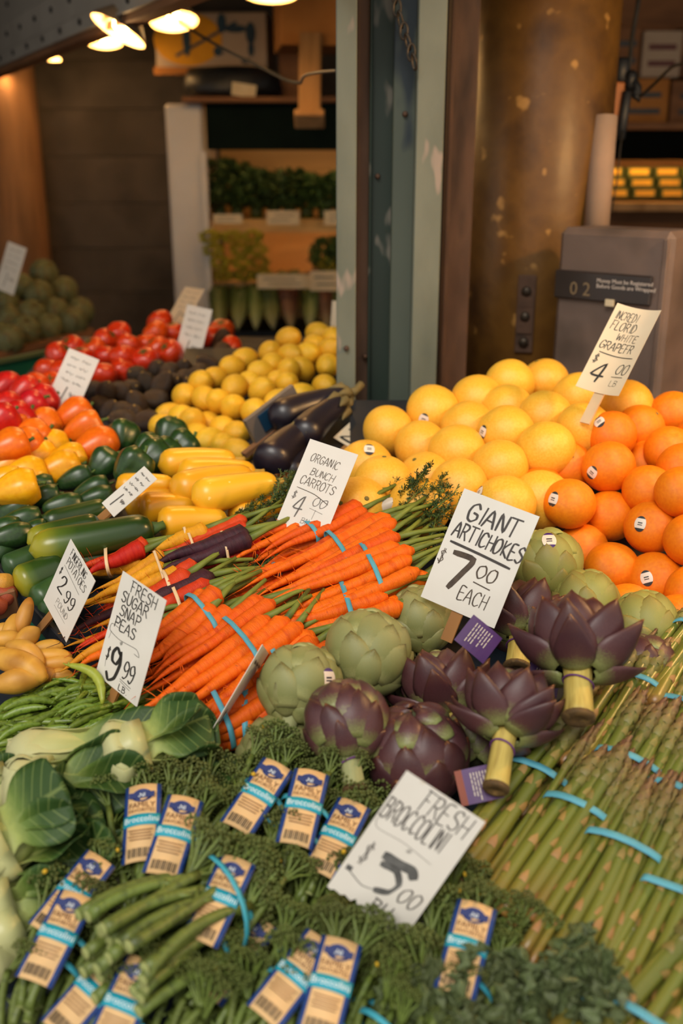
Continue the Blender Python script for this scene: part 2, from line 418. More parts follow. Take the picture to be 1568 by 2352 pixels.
# ---- the glass-fronted produce case behind
CD = 4.3
def CZ(py, d=CD): return P(784, py, d).z
y0 = P(600, 500, CD).y
xl0, xl1 = P(382,500,CD).x, P(482,500,CD).x; xr = P(1130,500,CD).x
case = tag(empty('produce_case', loc=(0,0,0)), 'white-sided open produce case with lit shelves behind the lemons', 'display case')
zt = CZ(243)
boxobj('side_panel', ((xl0+xl1)/2, y0+.24, zt/2+.05), (xl1-xl0-.03,.46,zt-.1), M_white, case, bev=.012)
boxobj('front_upright', (xl1-.012, y0-.02, (CZ(350)+.6)/2), (.026,.05,CZ(350)-.6), M_white, case, bev=.004)
boxobj('header', ((xl1+xr)/2, y0+.03, (zt+CZ(345))/2), (xr-xl1,.06,zt-CZ(345)), mat('black_green_case_header',['#0a1411','#0e1a16'],rough=.9,spec=.1), case)
boxobj('top_board', ((xl0+xr)/2+.05, y0+.25, zt+.012), (xr-xl0-.1,.62,.022), M_rawb, case, bev=.003)
boxobj('back_lining', ((xl1+xr)/2, y0+.5, 1.2), (xr-xl1,.03,1.5), M_caseback, case)
boxobj('right_panel', (xr, y0+.25, 1.2), (.03,.5,1.5), M_caseback, case)
for k,py in enumerate((512, 662, 785)):
    z = CZ(py); boxobj('shelf', ((xl1+xr)/2, y0+.27, z), (xr-xl1-.01,.44,.026), M_caseback if k<2 else M_blk, case, bev=.003)
    zz = CZ(345)+.03 if k == 0 else CZ(512)-.03
    tb = MB(); tb.tube([(xl1+.03, y0+.085, zz), (xr-.03, y0+.085, zz)], .009, 8)
    if k < 2: ob('light_tube', tb.mesh('case_light_tube', M_tube), case)
boxobj('shelf_lip', ((xl1+xr)/2, y0+.058, CZ(522)), (xr-xl1-.01,.012,.05), M_caseback, case)
boxobj('base', ((xl1+xr)/2, y0+.27, (CZ(785))/2-.02), (xr-xl1,.48,CZ(785)-.04), M_blk, case)
# price tickets along the shelf edges
M_tk = mat('cream_ticket_paper', ['#d9c9a8','#cdbb98'], scale=20, rough=.8)
M_ink = mat('black_marker_ink', ['#1a1816','#2a2724'], scale=60, rough=.7)
def ticket(px0, px1, py0, py1, label, dd=-.05):
    a = P(px0,py0,CD+dd); c = P(px1,py1,CD+dd); t = tag(empty('shelf_ticket', loc=((a.x+c.x)/2, a.y, (a.z+c.z)/2)), label, 'price tag', 'paper tickets on the case shelves')
    w_, h_ = c.x-a.x, a.z-c.z
    boxobj('ticket_card', (0,0,0), (w_,.003,h_), M_tk, t)
    b = MB()
    for i in range(2): b.box((rnd.uniform(-.1,.1)*w_,-.0022,h_*(.18-.34*i)),(w_*.6,.0012,h_*.09))
    ob('ticket_marks', b.mesh('ticket_marks', mat('grey_pencil_marks',['#7d7263']), False), t)
ticket(490,556,492,514,'blank-looking paper ticket below the left end of the parsley shelf')
ticket(612,687,484,517,'paper ticket in the middle of the parsley shelf edge')
ticket(744,800,484,517,'paper ticket at the parsley shelf edge beside the green post')
ticket(590,716,630,664,'long yellowish paper ticket on the middle case shelf')
ticket(712,790,622,670,'square grey-white ticket standing on the middle case shelf',-.09)

# ---- boxes on top of the case
def crate(name, px0, px1, py0, py1, d, dep_, m, label, cat, rz=0):
    a = P(px0,py0,d); c = P(px1,py1,d); w_, h_ = c.x-a.x, a.z-c.z
    t = tag(empty(name, M=rotM(((a.x+c.x)/2, a.y+dep_/2, c.z), (0,0,rz))), label, cat)
    boxobj('box_body', (0,0,h_/2), (w_,dep_,h_), m, t, bev=.004)
    return t, w_, h_, dep_
M_bw = mat('white_printed_carton', ['#a79482','#b3a08d'], scale=5, rough=.8)
M_by = mat('yellow_print_ink', ['#c8890f','#d99a18'], scale=10, rough=.8)
M_bb = mat('blue_print_ink', ['#22384a','#2c4a60'], scale=10, rough=.8)
t, w_, h_, d_ = crate('banana_carton', 357, 617, 28, 152, 4.28, .4, M_bw, 'white fruit carton with yellow and blue print on top of the case', 'box', R_(-3))
b = MB(); pts = [(math.cos(a_)*.13*1.15, -d_/2-.002, math.sin(a_)*.105) for a_ in [2*math.pi*i/32 for i in range(32)]]
pts = [(p[0]-.1, p[1], p[2]+h_*.52) for p in pts]; b.add(pts+[(p[0],p[1]+.002,p[2]) for p in pts], [tuple(range(31,-1,-1))]+[(i,(i+1)%32,32+(i+1)%32,32+i) for i in range(32)]); ob('yellow_disc_print', b.mesh('yellow_disc_print', M_by, False), t)
b = MB()
for (x,z,sx,sz) in ((-.105,.52,.018,.07),(.05,.80,.02,.04),(.11,.7,.05,.016),(.175,.62,.022,.045),(.175,.33,.014,.03),(.03,.3,.02,.02),(.15,.12,.02,.012)):
    v = [(x+math.cos(q_)*sx, -d_/2-.004, h_*z+math.sin(q_)*sz) for q_ in [2*math.pi*i/10 for i in range(10)]]
    b.add(v, [tuple(range(9,-1,-1))])
b.box((-.02,-d_/2-.004,h_*.52),(.3,.001,.012),Euler((0,R_(-26),0)).to_matrix())
ob('blue_print', b.mesh('blue_print', M_bb, False), t)
boxobj('bottom_flap', (-.02,-d_/2-.006,-.012), (w_*.96,.02,.03), M_card_box, t)
b = MB()
b.lathe([(.02,0),(.9,.02),(1.0,.3),(.96,.7),(.8,.94),(.3,1.0),(.01,1.0)], 18, shape=lambda i,a: 1+.06*math.sin(3*a+i)+.04*math.sin(7*a+2*i))
a = P(408,238,4.2); c = P(642,160,4.2)
Mx = Matrix.Translation(((a.x+c.x)/2, a.y+.16, zt+.024)) @ Matrix.Diagonal(((c.x-a.x)/2,.15,(c.z-a.z),1))
bag = tag(empty('black_bag', loc=(0,0,0)), 'black plastic sack with a pale sticker lying on the case top', 'bag')
ob('sack', b.mesh('sack', M_blk), bag, Mx)
g = P(560,207,4.10); boxobj('sticker', g, (.10,.004,.05), M_tk, bag, Euler((R_(8),R_(8),0)).to_matrix())
g = P(575,207,4.10)
t,_,_,_ = crate('cardboard_box', 628, 800, -40, 98, 3.9, .35, M_card_box, 'orange-brown cardboard box overhead beside the green post', 'box', R_(8))
t,_,_,_ = crate('timber_block', 640, 690, 60, 240, 4.25, .12, M_rawb, 'brown timber post standing behind the hanging plank', 'timber')
a = P(712,86,3.93); c = P(712,268,3.80)
b = MB(); b.box((0,0,0), (.085,.06,(a-c).length), bev=.004); pk = tag(empty('hanging_plank', M=frame((1,0,0),(a-c),(a+c)/2)), 'tan wooden plank hanging below the cardboard box', 'plank'); ob('plank_board', b.mesh('plank_board', M_wood, False), pk)
b = MB(); b.box((0,0,-(a-c).length/2-.01),(.115,.08,.03),bev=.005); ob('plank_foot', b.mesh('plank_foot', M_wood, False), pk)

# ---- shelving in the right background
RD = 4.2
def rz_(py): return P(1480,py,RD).z
rack = tag(empty('stock_shelf', loc=(0,0,0)), 'dark stock shelving with a warm-lit board in the right background', 'shelf')
ya = P(1480,400,RD).y; xa, xb = P(1330,400,RD).x, P(1760,400,RD).x
boxobj('back_board', ((xa+xb)/2, ya+.42, 1.5), (xb-xa,.03,2.6), M_rawb, rack)
boxobj('shelf_board', ((xa+xb)/2, ya+.2, rz_(476)), (xb-xa,.42,.036), M_wood, rack, bev=.004)
boxobj('upper_board', ((xa+xb)/2, ya+.2, rz_(291)), (xb-xa,.42,.03), M_rawb, rack, bev=.004)
boxobj('dark_recess_board', ((xa+xb)/2, ya+.05, rz_(332)), (xb-xa,.02,rz_(296)-rz_(366)), mat('matt_black_board',['#0a0c0b'],rough=.95,spec=.05), rack)  # black board stands in for the shade of the recess above the cartons
boxobj('lower_panel', ((xa+xb)/2, ya+.12, rz_(700)-.3), (xb-xa,.02,rz_(500)-rz_(700)+.6), M_blk, rack)
tb = MB(); tb.tube([(xa+.03,ya+.075,rz_(360)),(xb-.03,ya+.075,rz_(360))], .010, 8); ob('light_tube', tb.mesh('rack_light_tube', mat('rack_tube_light',['#ffe2a8'],emit='#ffc870',estr=22.0)), rack)
M_pk = mat('yellow_carton', ['#d8a322','#c08a16'], scale=8, rough=.5); M_pkg = mat('green_carton', ['#3f4a1a','#57601f'], scale=8, rough=.6)
for r in range(3):
    for k in range(5):
        x0 = 1396+k*66+r*9; pa_ = P(x0,392+r*27,RD); pc_ = P(x0+56,415+r*27,RD); w_ = pc_.x-pa_.x; h_ = pa_.z-pc_.z
        t = tag(empty('small_carton', loc=((pa_.x+pc_.x)/2, ya+.20, rz_(458)+(2-r)*(h_+.004)+h_/2)), 'yellow-fronted carton, %s from the column in the %s row on the lit shelf' % (ORD[k], ('top','middle','bottom')[r]), 'carton', 'yellow cartons on the lit shelf')
        boxobj('carton_body', (0,0,0), (w_,.10,h_), M_pkg, t); boxobj('front_label', (0,-.052,.002), (w_*.8,.004,h_*.6), M_pk, t)
for k,(x0,x1,yy0,yy1,m_) in enumerate(((1412,1475,60,170,M_rawb),(1480,1570,70,175,M_bw),(1570,1680,60,175,M_rawb),(1415,1540,180,286,M_card_box),(1545,1680,185,286,M_rawb))):
    t,w2,h2,d2 = crate('stock_box', x0, x1, yy0, yy1, RD+.05, .28, m_, ['narrow brown box on the top stock shelf right of the column','greyish box with red print high on the stock shelves','brown box at the picture edge high on the stock shelves','wide cardboard box with dark bands resting on the upper stock shelf','brown box at the picture edge on the upper stock shelf'][k], 'box')
    for j in range(2): boxobj('printed_band', (0,-d2/2-.003,h2*(.3+.35*j)), (w2*.7,.003,h2*.12), M_blk if k!=1 else mat('dull_red_print',['#5a1f18']), t)

# ---- cash register / scale standing behind the citrus
a = P(1283,517,2.14); c = P(1547,537,1.97); ztop = (a.z+c.z)/2
ex = Vector((c.x-a.x, c.y-a.y, 0)); W_ = ex.length; ex.normalize()
reg = tag(empty('cash_register', M=frame(ex, (0,0,1), Vector((a.x,a.y,1.05)))), 'old grey metal cash register with a dark display strip behind the grapefruit', 'cash register')
M_reg = mat('worn_grey_enamel', ['#5f4f46','#6c5a50','#52443b'], scale=6, rough=.5, bump=.1, bscale=20, speck=('#8a8078',18,.74))
hz = ztop-1.05
b = MB(); b.box((W_/2,.07,hz/2),(W_,.14,hz),bev=.014); ob('housing', b.mesh('register_housing', M_reg, False), reg)
M_win = mat('dark_display_window', ['#2b2523','#352d2a'], scale=8, rough=.25)
fx = lambda px: (px-1283)/264*W_
b = MB(); b.box((fx(1400),-.004,hz-.118),(W_*.86,.010,.060),bev=.003); dw = ob('display_window', b.mesh('display_window', M_win, False), reg)
def txt(body, size, m, name, ext=0.0003, align='LEFT'):
    cu = bpy.data.curves.new(name, 'FONT'); cu.body = body; cu.size = size; cu.extrude = ext; cu.resolution_u = 2; cu.align_x = align
    cu.space_line = .95
    o = bpy.data.objects.new(name, cu); COL.objects.link(o)
    dg = bpy.context.evaluated_depsgraph_get(); me = bpy.data.meshes.new_from_object(o.evaluated_get(dg))
    bpy.data.objects.remove(o); bpy.data.curves.remove(cu)
    me.materials.clear(); me.materials.append(m); me.name = name
    return me
M_wp = mat('white_print', ['#c9bdb2']); 
ob('notice_lettering', txt('Money Must be Registered\nBefore Goods are Wrapped', .0118, M_wp, 'notice_lettering'), dw, frame((1,0,0),(0,-1,0),(fx(1390),-.0095,hz-.108)))
ob('flag_digits', txt('0 2', .04, mat('brass_digits',['#7d6a4e'],rough=.4), 'flag_digits'), dw, frame((1,0,0),(0,-1,0),(fx(1326),-.0095,hz-.138)))
boxobj('paper_flag', (fx(1425),-.010,hz-.148), (.020,.003,.014), M_tk, dw)
b = MB(); b.box((W_-.012,-.002,hz/2),(.012,.006,hz-.03),bev=.002); ob('corner_trim', b.mesh('corner_trim', M_reg, False), reg)
b = MB(); b.box((W_+.004,.10,hz-.07),(.008,.03,.03),bev=.002); ob('side_knob', b.mesh('side_knob', M_tk), reg)
# counter that carries the register
cn = tag(empty('counter', loc=(0,0,0)), 'dark counter under the cash register, behind the citrus', 'counter')
boxobj('counter_top', (.75, 2.19, 1.025), (.9,.38,.05), M_rawb, cn, bev=.004); boxobj('counter_body', (.75,2.20,.5), (.86,.34,1.0), M_blk, cn)
# paper roll leaning behind
a = P(1370,515,2.34); c = P(1388,268,2.30)
b = MB(); L_ = (c-a).length+.02; b.lathe([(.004,0),(.0295,0),(.0295,L_),(.024,L_+.001),(.022,L_-.01),(.004,L_-.012)], 20)
rl = tag(empty('paper_roll', M=frame(Vector((0,1,0)).cross(c-a), c-a, a-(c-a).normalized()*.02)), 'pale grey-tan paper roll standing on end behind the register', 'roll')
ob('rolled_sheet', b.mesh('rolled_sheet', mat('kraft_paper',['#a78a74','#b39780'],scale=10,rough=.8)), rl)
b = MB(); b.tube([(0,0,L_-.03),(.01,-.026,L_*.5),(.0,-.0285,.02)], .0015, 5); ob('loose_edge', b.mesh('loose_edge', MATS['kraft_paper']), rl)
# printed box right of the register
a = P(1540,640,2.12); c = P(1640,905,2.12)
t,w2,h2,d2 = crate('printed_box', 1538, 1640, 640, 960, 2.13, .12, M_blk, 'black box with orange print beside the register at the picture edge', 'box')
for k,(x,z,s1,s2) in enumerate(((-.03,.78,.035,.03),(-.02,.62,.02,.05),(-.034,.42,.03,.04),(-.02,.25,.04,.03))): boxobj('orange_print', (x,-d2/2-.002,h2*z), (s1,.002,s2), mat('orange_print_ink',['#a5501c','#7d3312'],scale=30), t, bev=.0005)
# clip hanging on a cord
a = P(1440,200,2.6)
hc = tag(empty('hanging_clip', loc=a), 'black spring clip with an orange tag hanging on a cord at upper right', 'clip')
def rel(px,py,d=2.6): return P(px,py,d)-a
def smooth_tube(pts, r, n=7):
    b = MB(); b.tube(pts, r, n); return b
ob('cord', smooth_tube([rel(1470,-30),rel(1463,20),rel(1452,80),rel(1447,130),rel(1442,165)], .006).mesh('clip_cord', M_wire), hc)
b = MB(); b.box(rel(1428,165),(.035,.02,.07),bev=.006); b.box(rel(1448,185),(.03,.025,.05),bev=.008); b.tube([rel(1445,170),rel(1462,205),rel(1464,228),rel(1450,215)],[.012,.014,.010,.008],8); b.box(rel(1432,265),(.022,.02,.12),Euler((0,R_(4),0)).to_matrix(),bev=.004); ob('clip_body', b.mesh('clip_body', M_blk), hc)
b = MB(); b.box(rel(1417,240),(.024,.008,.108),Euler((0,R_(4),0)).to_matrix(),bev=.003); ob('orange_tag', b.mesh('orange_tag', mat('orange_plastic',['#b5651d'],rough=.5), False), hc)
ob('string', smooth_tube([rel(1430,300),rel(1424,340),rel(1416,420),rel(1404,485)], .0022, 5).mesh('clip_string', M_wire), hc)
cable('beaded_cable', [P(1462,228,2.6),P(1500,195,2.55),P(1530,165,2.5),P(1552,150,2.48),P(1600,140,2.45)], .004, M_chain, 'thin dark cable leading right from the black clip', 'wire')

# ================================================================ DISPLAY STAND
st = tag(empty('display_stand', loc=(0,0,0)), 'dark sloped market stand under the produce in front', 'stand')
OFF = .045
def bed(xs0, xs1, ya_, yb_, parent):
    b = MB(); ys = [ya_]+[y for y,_ in PROF if ya_ < y < yb_]+[yb_]; v = []
    for y in ys: v += [(xs0,y,zs(y)-OFF),(xs1,y,zs(y)-OFF)]
    for y in ys: v += [(xs0,y,.02),(xs1,y,.02)]
    n_ = len(ys); f = []
    for i in range(n_-1): f += [(2*i,2*i+1,2*i+3,2*i+2),(2*n_+2*i,2*n_+2*i+2,2*n_+2*i+3,2*n_+2*i+1),(2*i,2*i+2,2*n_+2*i+2,2*n_+2*i),(2*i+1,2*n_+2*i+1,2*n_+2*i+3,2*i+3)]
    f += [(0,2*n_,2*n_+1,1),(2*n_-2,2*n_-1,4*n_-1,4*n_-2)]
    b.add(v, f); ob('sloped_bed', b.mesh('sloped_bed', M_navy, False), parent)
bed(-1.45, 1.25, .3, 1.98, st)
st2 = tag(empty('display_stand', loc=(0,0,0)), 'rear part of the dark stand under lemons, avocados and tomatoes', 'stand')
bed(-1.45, -.04, 1.985, 2.42, st2)
bed(-.82, -.04, 2.421, 2.95, st2)
def bar_part(name, pts, r, m): 
    b = MB(); b.tube(pts, r, 6); return ob(name, b.mesh(name, m), st)
def divider(p0, p1, h, th, m, name):
    a, c = Vector(p0), Vector(p1); L_ = (c-a).length
    b = MB(); b.box((L_/2,0,0),(L_,th,h),bev=min(th,h)*.2); return ob(name, b.mesh(name, m, False), st, frame(c-a, snorm(a.y), a))
# rails seen between cucumbers, potatoes and peas, and the tray wall in the near left corner
divider(S(-60,1250,-.01), S(160,1500,-.01), .035, .010, M_blk, 'tray_rail')
divider(S(-55,1285,-.035), S(155,1525,-.035), .05, .006, M_gtray, 'green_tray_wall')
divider(S(-40,1655,-.02), S(175,1590,-.02), .03, .008, M_navy, 'tray_rail')
divider(S(-60,2290,-.02), S(150,2160,-.02), .05, .012, M_navy, 'tray_rail')
divider(S(-60,2225,-.03), S(120,2120,-.03), .03, .010, M_navy, 'tray_rail')
divider(S(-40,1310,-.01), S(70,1255,-.01), .03, .008, M_blk, 'tray_rail')
def board(pl, C, RR, m=M_blk, name='sloped_board', parent=None):
    """raised sloped board fitted under a pile, standing on the bed"""
    y0,z0,y1,z1 = pl; k = (z1-z0)/(y1-y0); nn = Vector((0,-k,1)).normalized(); p0 = Vector((0,y0,z0))
    drop = max(r-(c-p0).dot(nn) for c,r in zip(C,RR))+.002
    xa_, xb_ = min(c.x for c in C)-.01, max(c.x for c in C)+.02; ya_, yb_ = min(c.y for c in C), max(c.y for c in C)-.02
    top = [(xa_,ya_),(xb_,ya_),(xb_,yb_),(xa_,yb_)]
    v = [Vector((x,y,z0+k*(y-y0)))-nn*drop for x,y in top]; v2 = [Vector((q.x,q.y,min(zs(q.y)-OFF-.01,q.z-.01))) for q in v]
    b = MB(); b.add(v+v2, [(0,1,2,3),(7,6,5,4),(0,4,5,1),(1,5,6,2),(2,6,7,3),(3,7,4,0)]); return ob(name, b.mesh(name, m, False), parent or st)
# ================================================================ HAND-LETTERED PRICE CARDS
F_ = {}
def fdef(s):
    for ln in s.strip().splitlines():
        ch, rest = ln.strip().split(None, 1)
        F_[ch] = [[tuple(float(q) for q in p.split(',')) for p in st_.split()] for st_ in rest.split('|')]
fdef('''
A 0,0 .45,1 .9,0 | .15,.36 .75,.36
B .1,0 .1,1 | .0,.97 .55,.98 .72,.8 .55,.58 .1,.54 | .1,.54 .65,.5 .85,.27 .6,.03 0,0
C .85,.82 .6,1 .25,.9 .05,.5 .2,.1 .5,0 .85,.15
D .1,0 .1,1 .5,.95 .85,.5 .5,.05 .05,0
E .75,1 .1,1 .1,0 .78,0 | .1,.52 .62,.52
F .15,0 .15,1 | .0,1 .8,1 | .15,.55 .6,.55
G .85,.82 .55,1 .2,.88 .05,.45 .2,.08 .5,0 .85,.2 .85,.45 .5,.45
H .1,0 .1,1 | .8,0 .8,1 | .1,.5 .8,.5
I .3,0 .3,1
K .1,0 .1,1 | .75,1 .12,.45 .8,0
L .1,1 .1,0 .75,0
M .0,0 .12,1 .45,.4 .78,1 .9,0
N .1,0 .1,1 .75,0 .75,1
O .45,1 .12,.85 .02,.45 .2,.05 .5,0 .82,.2 .88,.6 .7,.93 .45,1
P .1,0 .1,1 | .0,.97 .6,.98 .82,.76 .6,.5 .1,.46
R .1,0 .1,1 | .0,.97 .6,.98 .78,.76 .55,.52 .1,.5 | .4,.5 .85,0
S .8,.85 .5,1 .18,.88 .15,.65 .5,.52 .78,.38 .75,.12 .45,0 .08,.12
T .45,0 .45,1 | .0,1 .92,1
U .08,1 .08,.3 .3,.0 .6,.03 .8,.3 .8,1
W 0,1 .2,0 .45,.7 .7,0 .95,1
X 0,0 .8,1 | 0,1 .8,0
Z .05,1 .8,1 .05,0 .85,0
0 .45,1 .1,.8 .05,.35 .3,.0 .65,.1 .8,.5 .7,.9 .45,1
2 .05,.75 .25,1 .6,.98 .75,.72 .5,.4 .05,.02 .85,.05
4 .62,0 .62,1 .02,.36 .9,.36
5 .8,1 .2,1 .12,.58 .5,.64 .82,.4 .7,.08 .35,0 .05,.12
7 .05,.92 .85,.98 .6,.5 .4,0
9 .75,.75 .5,1 .15,.88 .08,.62 .35,.45 .7,.6 .76,.8 .7,.3 .45,.02 .15,.08
$ .75,.82 .45,.95 .15,.78 .45,.52 .75,.3 .45,.05 .1,.2 | .38,-.1 .38,1.1 | .52,-.1 .52,1.1
. .25,.0 .3,.08
# 0,.35 .8,.35 | 0,.65 .8,.65 | .25,0 .35,1 | .5,0 .6,1
~ 0,.5 .1,.75 .2,.3 .3,.7 .4,.35 .5,.7 .6,.3 .7,.65 .8,.4 .9,.55
''')
F_['|'] = [[(.3,0),(.3,1)]]
def catmull(pts, k=5):
    P_ = [Vector(p) for p in pts]; o = []
    if len(P_) < 3: return P_
    for i in range(len(P_)-1):
        a = P_[max(i-1,0)]; b = P_[i]; c = P_[i+1]; d = P_[min(i+2,len(P_)-1)]
        # keep sharp corners sharp
        for q in range(k):
            t = q/k; cm = .5*((2*b)+(c-a)*t+(2*a-5*b+4*c-d)*t*t+(3*b-a-3*c+d)*t**3); ln = b.lerp(c,t)
            o.append(cm.lerp(ln,.35))
    o.append(P_[-1]); return o
class Ink:
    """strokes in card coordinates (metres, origin card centre)"""
    def __init__(s, fn): s.b = MB(); s.fn = fn
    def stroke(s, pts, w, chisel=.45, ang=.7):
        p = catmull([(x,y,0) for x,y in pts]); n = len(p); v = []; f = []
        for i in range(n):
            d = p[min(i+1,n-1)]-p[max(i-1,0)]
            if d.length < 1e-9: d = Vector((1,0,0))
            d.normalize(); nr = Vector((-d.y,d.x,0)); ww = w*(1-chisel+chisel*abs(math.sin(math.atan2(d.y,d.x)-ang)))*.5
            if i in (0,n-1): ww *= .75
            e = d*(-w*.25 if i == 0 else (w*.25 if i == n-1 else 0))
            for sg in (-1,1):
                q = p[i]+e+nr*ww*sg; v.append(s.fn(q.x,q.y,.0008))
        for i in range(n-1): f.append((2*i,2*i+1,2*i+3,2*i+2))
        s.b.add(v,f)
    def text(s, tx, x, y, h, wd, w, slant=.12, rise=0.0, jit=.04, gap=.18, chisel=.45):
        for ch in tx:
            if ch == ' ': x += wd*.7; continue
            for st_ in F_[ch]:
                s.stroke([(x+(q[0]+slant*q[1]+rnd.uniform(-jit,jit))*wd, y+(q[1]+rnd.uniform(-jit,jit))*h) for q in st_], w, chisel)
            aw = max(q[0] for st_ in F_[ch] for q in st_)
            x += wd*(aw+gap); y += rise*wd
        return x
M_paper = mat('white_card_stock', ['#dedad2','#d6d1c8'], scale=14, rough=.65, speck=('#cfc4b0',30,.74))
M_paper2 = mat('cream_card_stock', ['#e6d3b4','#dcc7a6'], scale=14, rough=.65)
M_inkg = mat('grey_worn_marker_ink', ['#4e4a47','#6f6a66'], scale=220, rough=.7)
M_inkb = mat('brown_black_marker_ink', ['#3b2f26','#55473a'], scale=160, rough=.7)
M_stake = mat('stake_wood', ['#a8763f','#8d5f30'], scale=14, rough=.75, stretch=(1,1,.2))
M_pale = mat('pale_stick_wood', ['#dcc09a','#cfae84'], scale=14, rough=.7)
def ragged(seed): 
    rg = random.Random(seed); return [rg.uniform(-.004,.004) for _ in range(40)]
def card(name, T, X, Y, w, h, label, bend=0.0, paper=None, ink=None, draw=None, stake=None, rag=None, curl=0.0, ks=1.0, stk_m=None, ink2=None, draw2=None):
    X = Vector(X).normalized(); Y = Vector(Y); Y = (Y-X*Y.dot(X)).normalized(); Zn = X.cross(Y)
    M = Matrix((X,Y,Zn)).transposed().to_4x4(); M.translation = Vector(T)
    e = tag(empty(name, M=M), label, 'sign', 'hand-lettered price cards')
    def fn(x, y, o=0.0):
        x, y = (x, y) if not o else (x*ks, y*ks)
        return (x, y, o+bend*((x/w*2)**2)*w+curl*max(0,(y/h))**2*h*4)
    b = MB()
    def edge(u): return 0 if not rag else rag[int(u*24)]+abs(rag[int(u*9)+3])*2
    b.slab(lambda u,v: fn((v-.5)*w, -h/2+(h)*u+(edge(v) if u == 0 else 0)), lambda u,v:(0,0,1), 12, 24, lambda u,v:.0007)
    ob('card', b.mesh(name+'_board', paper or M_paper, False), e)
    if draw:
        k = Ink(fn); draw(k); ob('lettering', k.b.mesh('lettering', ink or M_ink, False), e)
    if draw2:
        k = Ink(fn); draw2(k); ob('price_lettering', k.b.mesh('price_lettering', ink2 or M_ink, False), e)
    if stake:
        x0,y0,x1,y1,sw = stake
        b = MB(); d = Vector((x1-x0,y1-y0,0)); b.box((0,0,0),(sw,.004,d.length)); ob('stake', b.mesh('stake', stk_m or M_stake, False), e, frame(Vector((0,0,1)).cross(d), d, ((x0+x1)/2,(y0+y1)/2,-.004)))
    return e
def dep_scale(T, k): return CC+(Vector(T)-CC)*k
# --- giant artichokes
def d1(k):
    k.text('GIANT', -.038,.041,.024,.0165,.0036,.18)
    k.text('ARTICHOKES', -.047,.014,.021,.0106,.0030,.15,rise=-.02)
    k.stroke([(-.044,.006),(0,.004),(.044,.001)],.0042)
def d1b(k):
    k.text('$', -.054,-.026,.018,.012,.0013)
    k.stroke([(-.033,-.006),(-.005,-.006),(-.014,-.030),(-.024,-.052)],.0085,.2); 
    k.text('00', .004,-.026,.018,.0155,.0024); k.stroke([(.006,-.033),(.030,-.035)],.0024)
    k.text('EACH', -.008,-.062,.019,.0105,.0019,.1)
s1 = .875
card('price_card', dep_scale((.208,1.406,1.099),s1), (.845,-.497,-.198), (.367,.267,.891), .125*s1, .18*s1, 'white card reading giant artichokes 7.00 each, standing among the artichokes', draw=d1, draw2=d1b, ink2=M_inkb, ink=mat('dark_brown_marker_ink',['#2a2422','#3a322e'],scale=120), stake=(.0,-.06,-.0,-.12,.016), curl=-.02)
# --- organic bunch carrots
s2 = .76
def d2(k):
    k.text('ORGANIC', -.033,.046,.015,.0085,.0014,.2,rise=-.02); k.text('BUNCH', -.023,.022,.013,.0095,.0013,.2,rise=-.02); k.text('CARROTS', -.036,.001,.016,.0095,.0015,.2,rise=-.03)
    k.stroke([(-.036,-.007),(0,-.010),(.030,-.020)],.0014)
def d2b(k):
    k.text('$', -.040,-.028,.013,.011,.0013); k.text('4', -.032,-.058,.038,.020,.0032,.3); k.text('00', .001,-.030,.017,.0145,.0015,.2); k.stroke([(.001,-.036),(.027,-.039)],.0010); k.stroke([(.013,-.036),(.012,-.054)],.0008); k.text('BN',-.006,-.066,.010,.008,.0008)
card('price_card', dep_scale((-.05,1.915,1.046),s2), (.905,-.37,-.209), (.368,.436,.821), .108*s2, .19*s2, 'white card reading organic bunch carrots 4.00, behind the orange carrots', ks=.86, draw=d2, ink=M_inkb, draw2=d2b, ink2=M_inkg, stake=(0,-.06,0,-.11,.014))
# --- sugar snap peas
s3 = .845
def d3(k):
    k.text('FRESH', -.026,.062,.0165,.0128,.0022,.04,jit=.02,rise=-.02); k.text('SUGAR', -.040,.042,.0165,.0128,.0023,.04,jit=.02); k.text('SNAP', -.036,.022,.0165,.0128,.0022,.04,jit=.02); k.text('PEAS', -.040,.001,.0165,.0128,.0023,.04,jit=.02)
    k.stroke([(-.025,.003),(-.045,.003),(-.046,-.008),(-.02,-.012),(.020,-.008),(.030,-.016),(.018,-.016)],.0008); k.text('#',-.018,-.018,.006,.008,.0008)
    k.text('$', -.041,-.050,.018,.010,.0016)
    k.stroke([(-.012,-.030),(-.019,-.024),(-.026,-.034),(-.024,-.046),(-.014,-.048),(-.008,-.036),(-.010,-.026),(-.005,-.044),(-.010,-.068),(-.022,-.077),(-.030,-.068)],.0064,.55,.2)
    k.text('99', .004,-.060,.028,.015,.0032,.05,chisel=.6); k.stroke([(.003,-.063),(.030,-.065)],.0012); k.stroke([(.004,-.066),(.029,-.069)],.0010)
    k.text('LB.', .004,-.079,.009,.009,.0016,0); k.stroke([(-.044,-.020),(-.042,-.008)],.0006); k.stroke([(-.036,-.062),(-.038,-.052)],.0006)
card('price_card', dep_scale((-.312,1.331,1.0),s3), (.708,-.692,-.141), (.292,.104,.951), .108*s3, .17*s3, 'white card reading fresh sugar snap peas 9.99, standing at the peas', ks=.87, draw=d3, stake=(.0,-.05,-.01,-.105,.014))
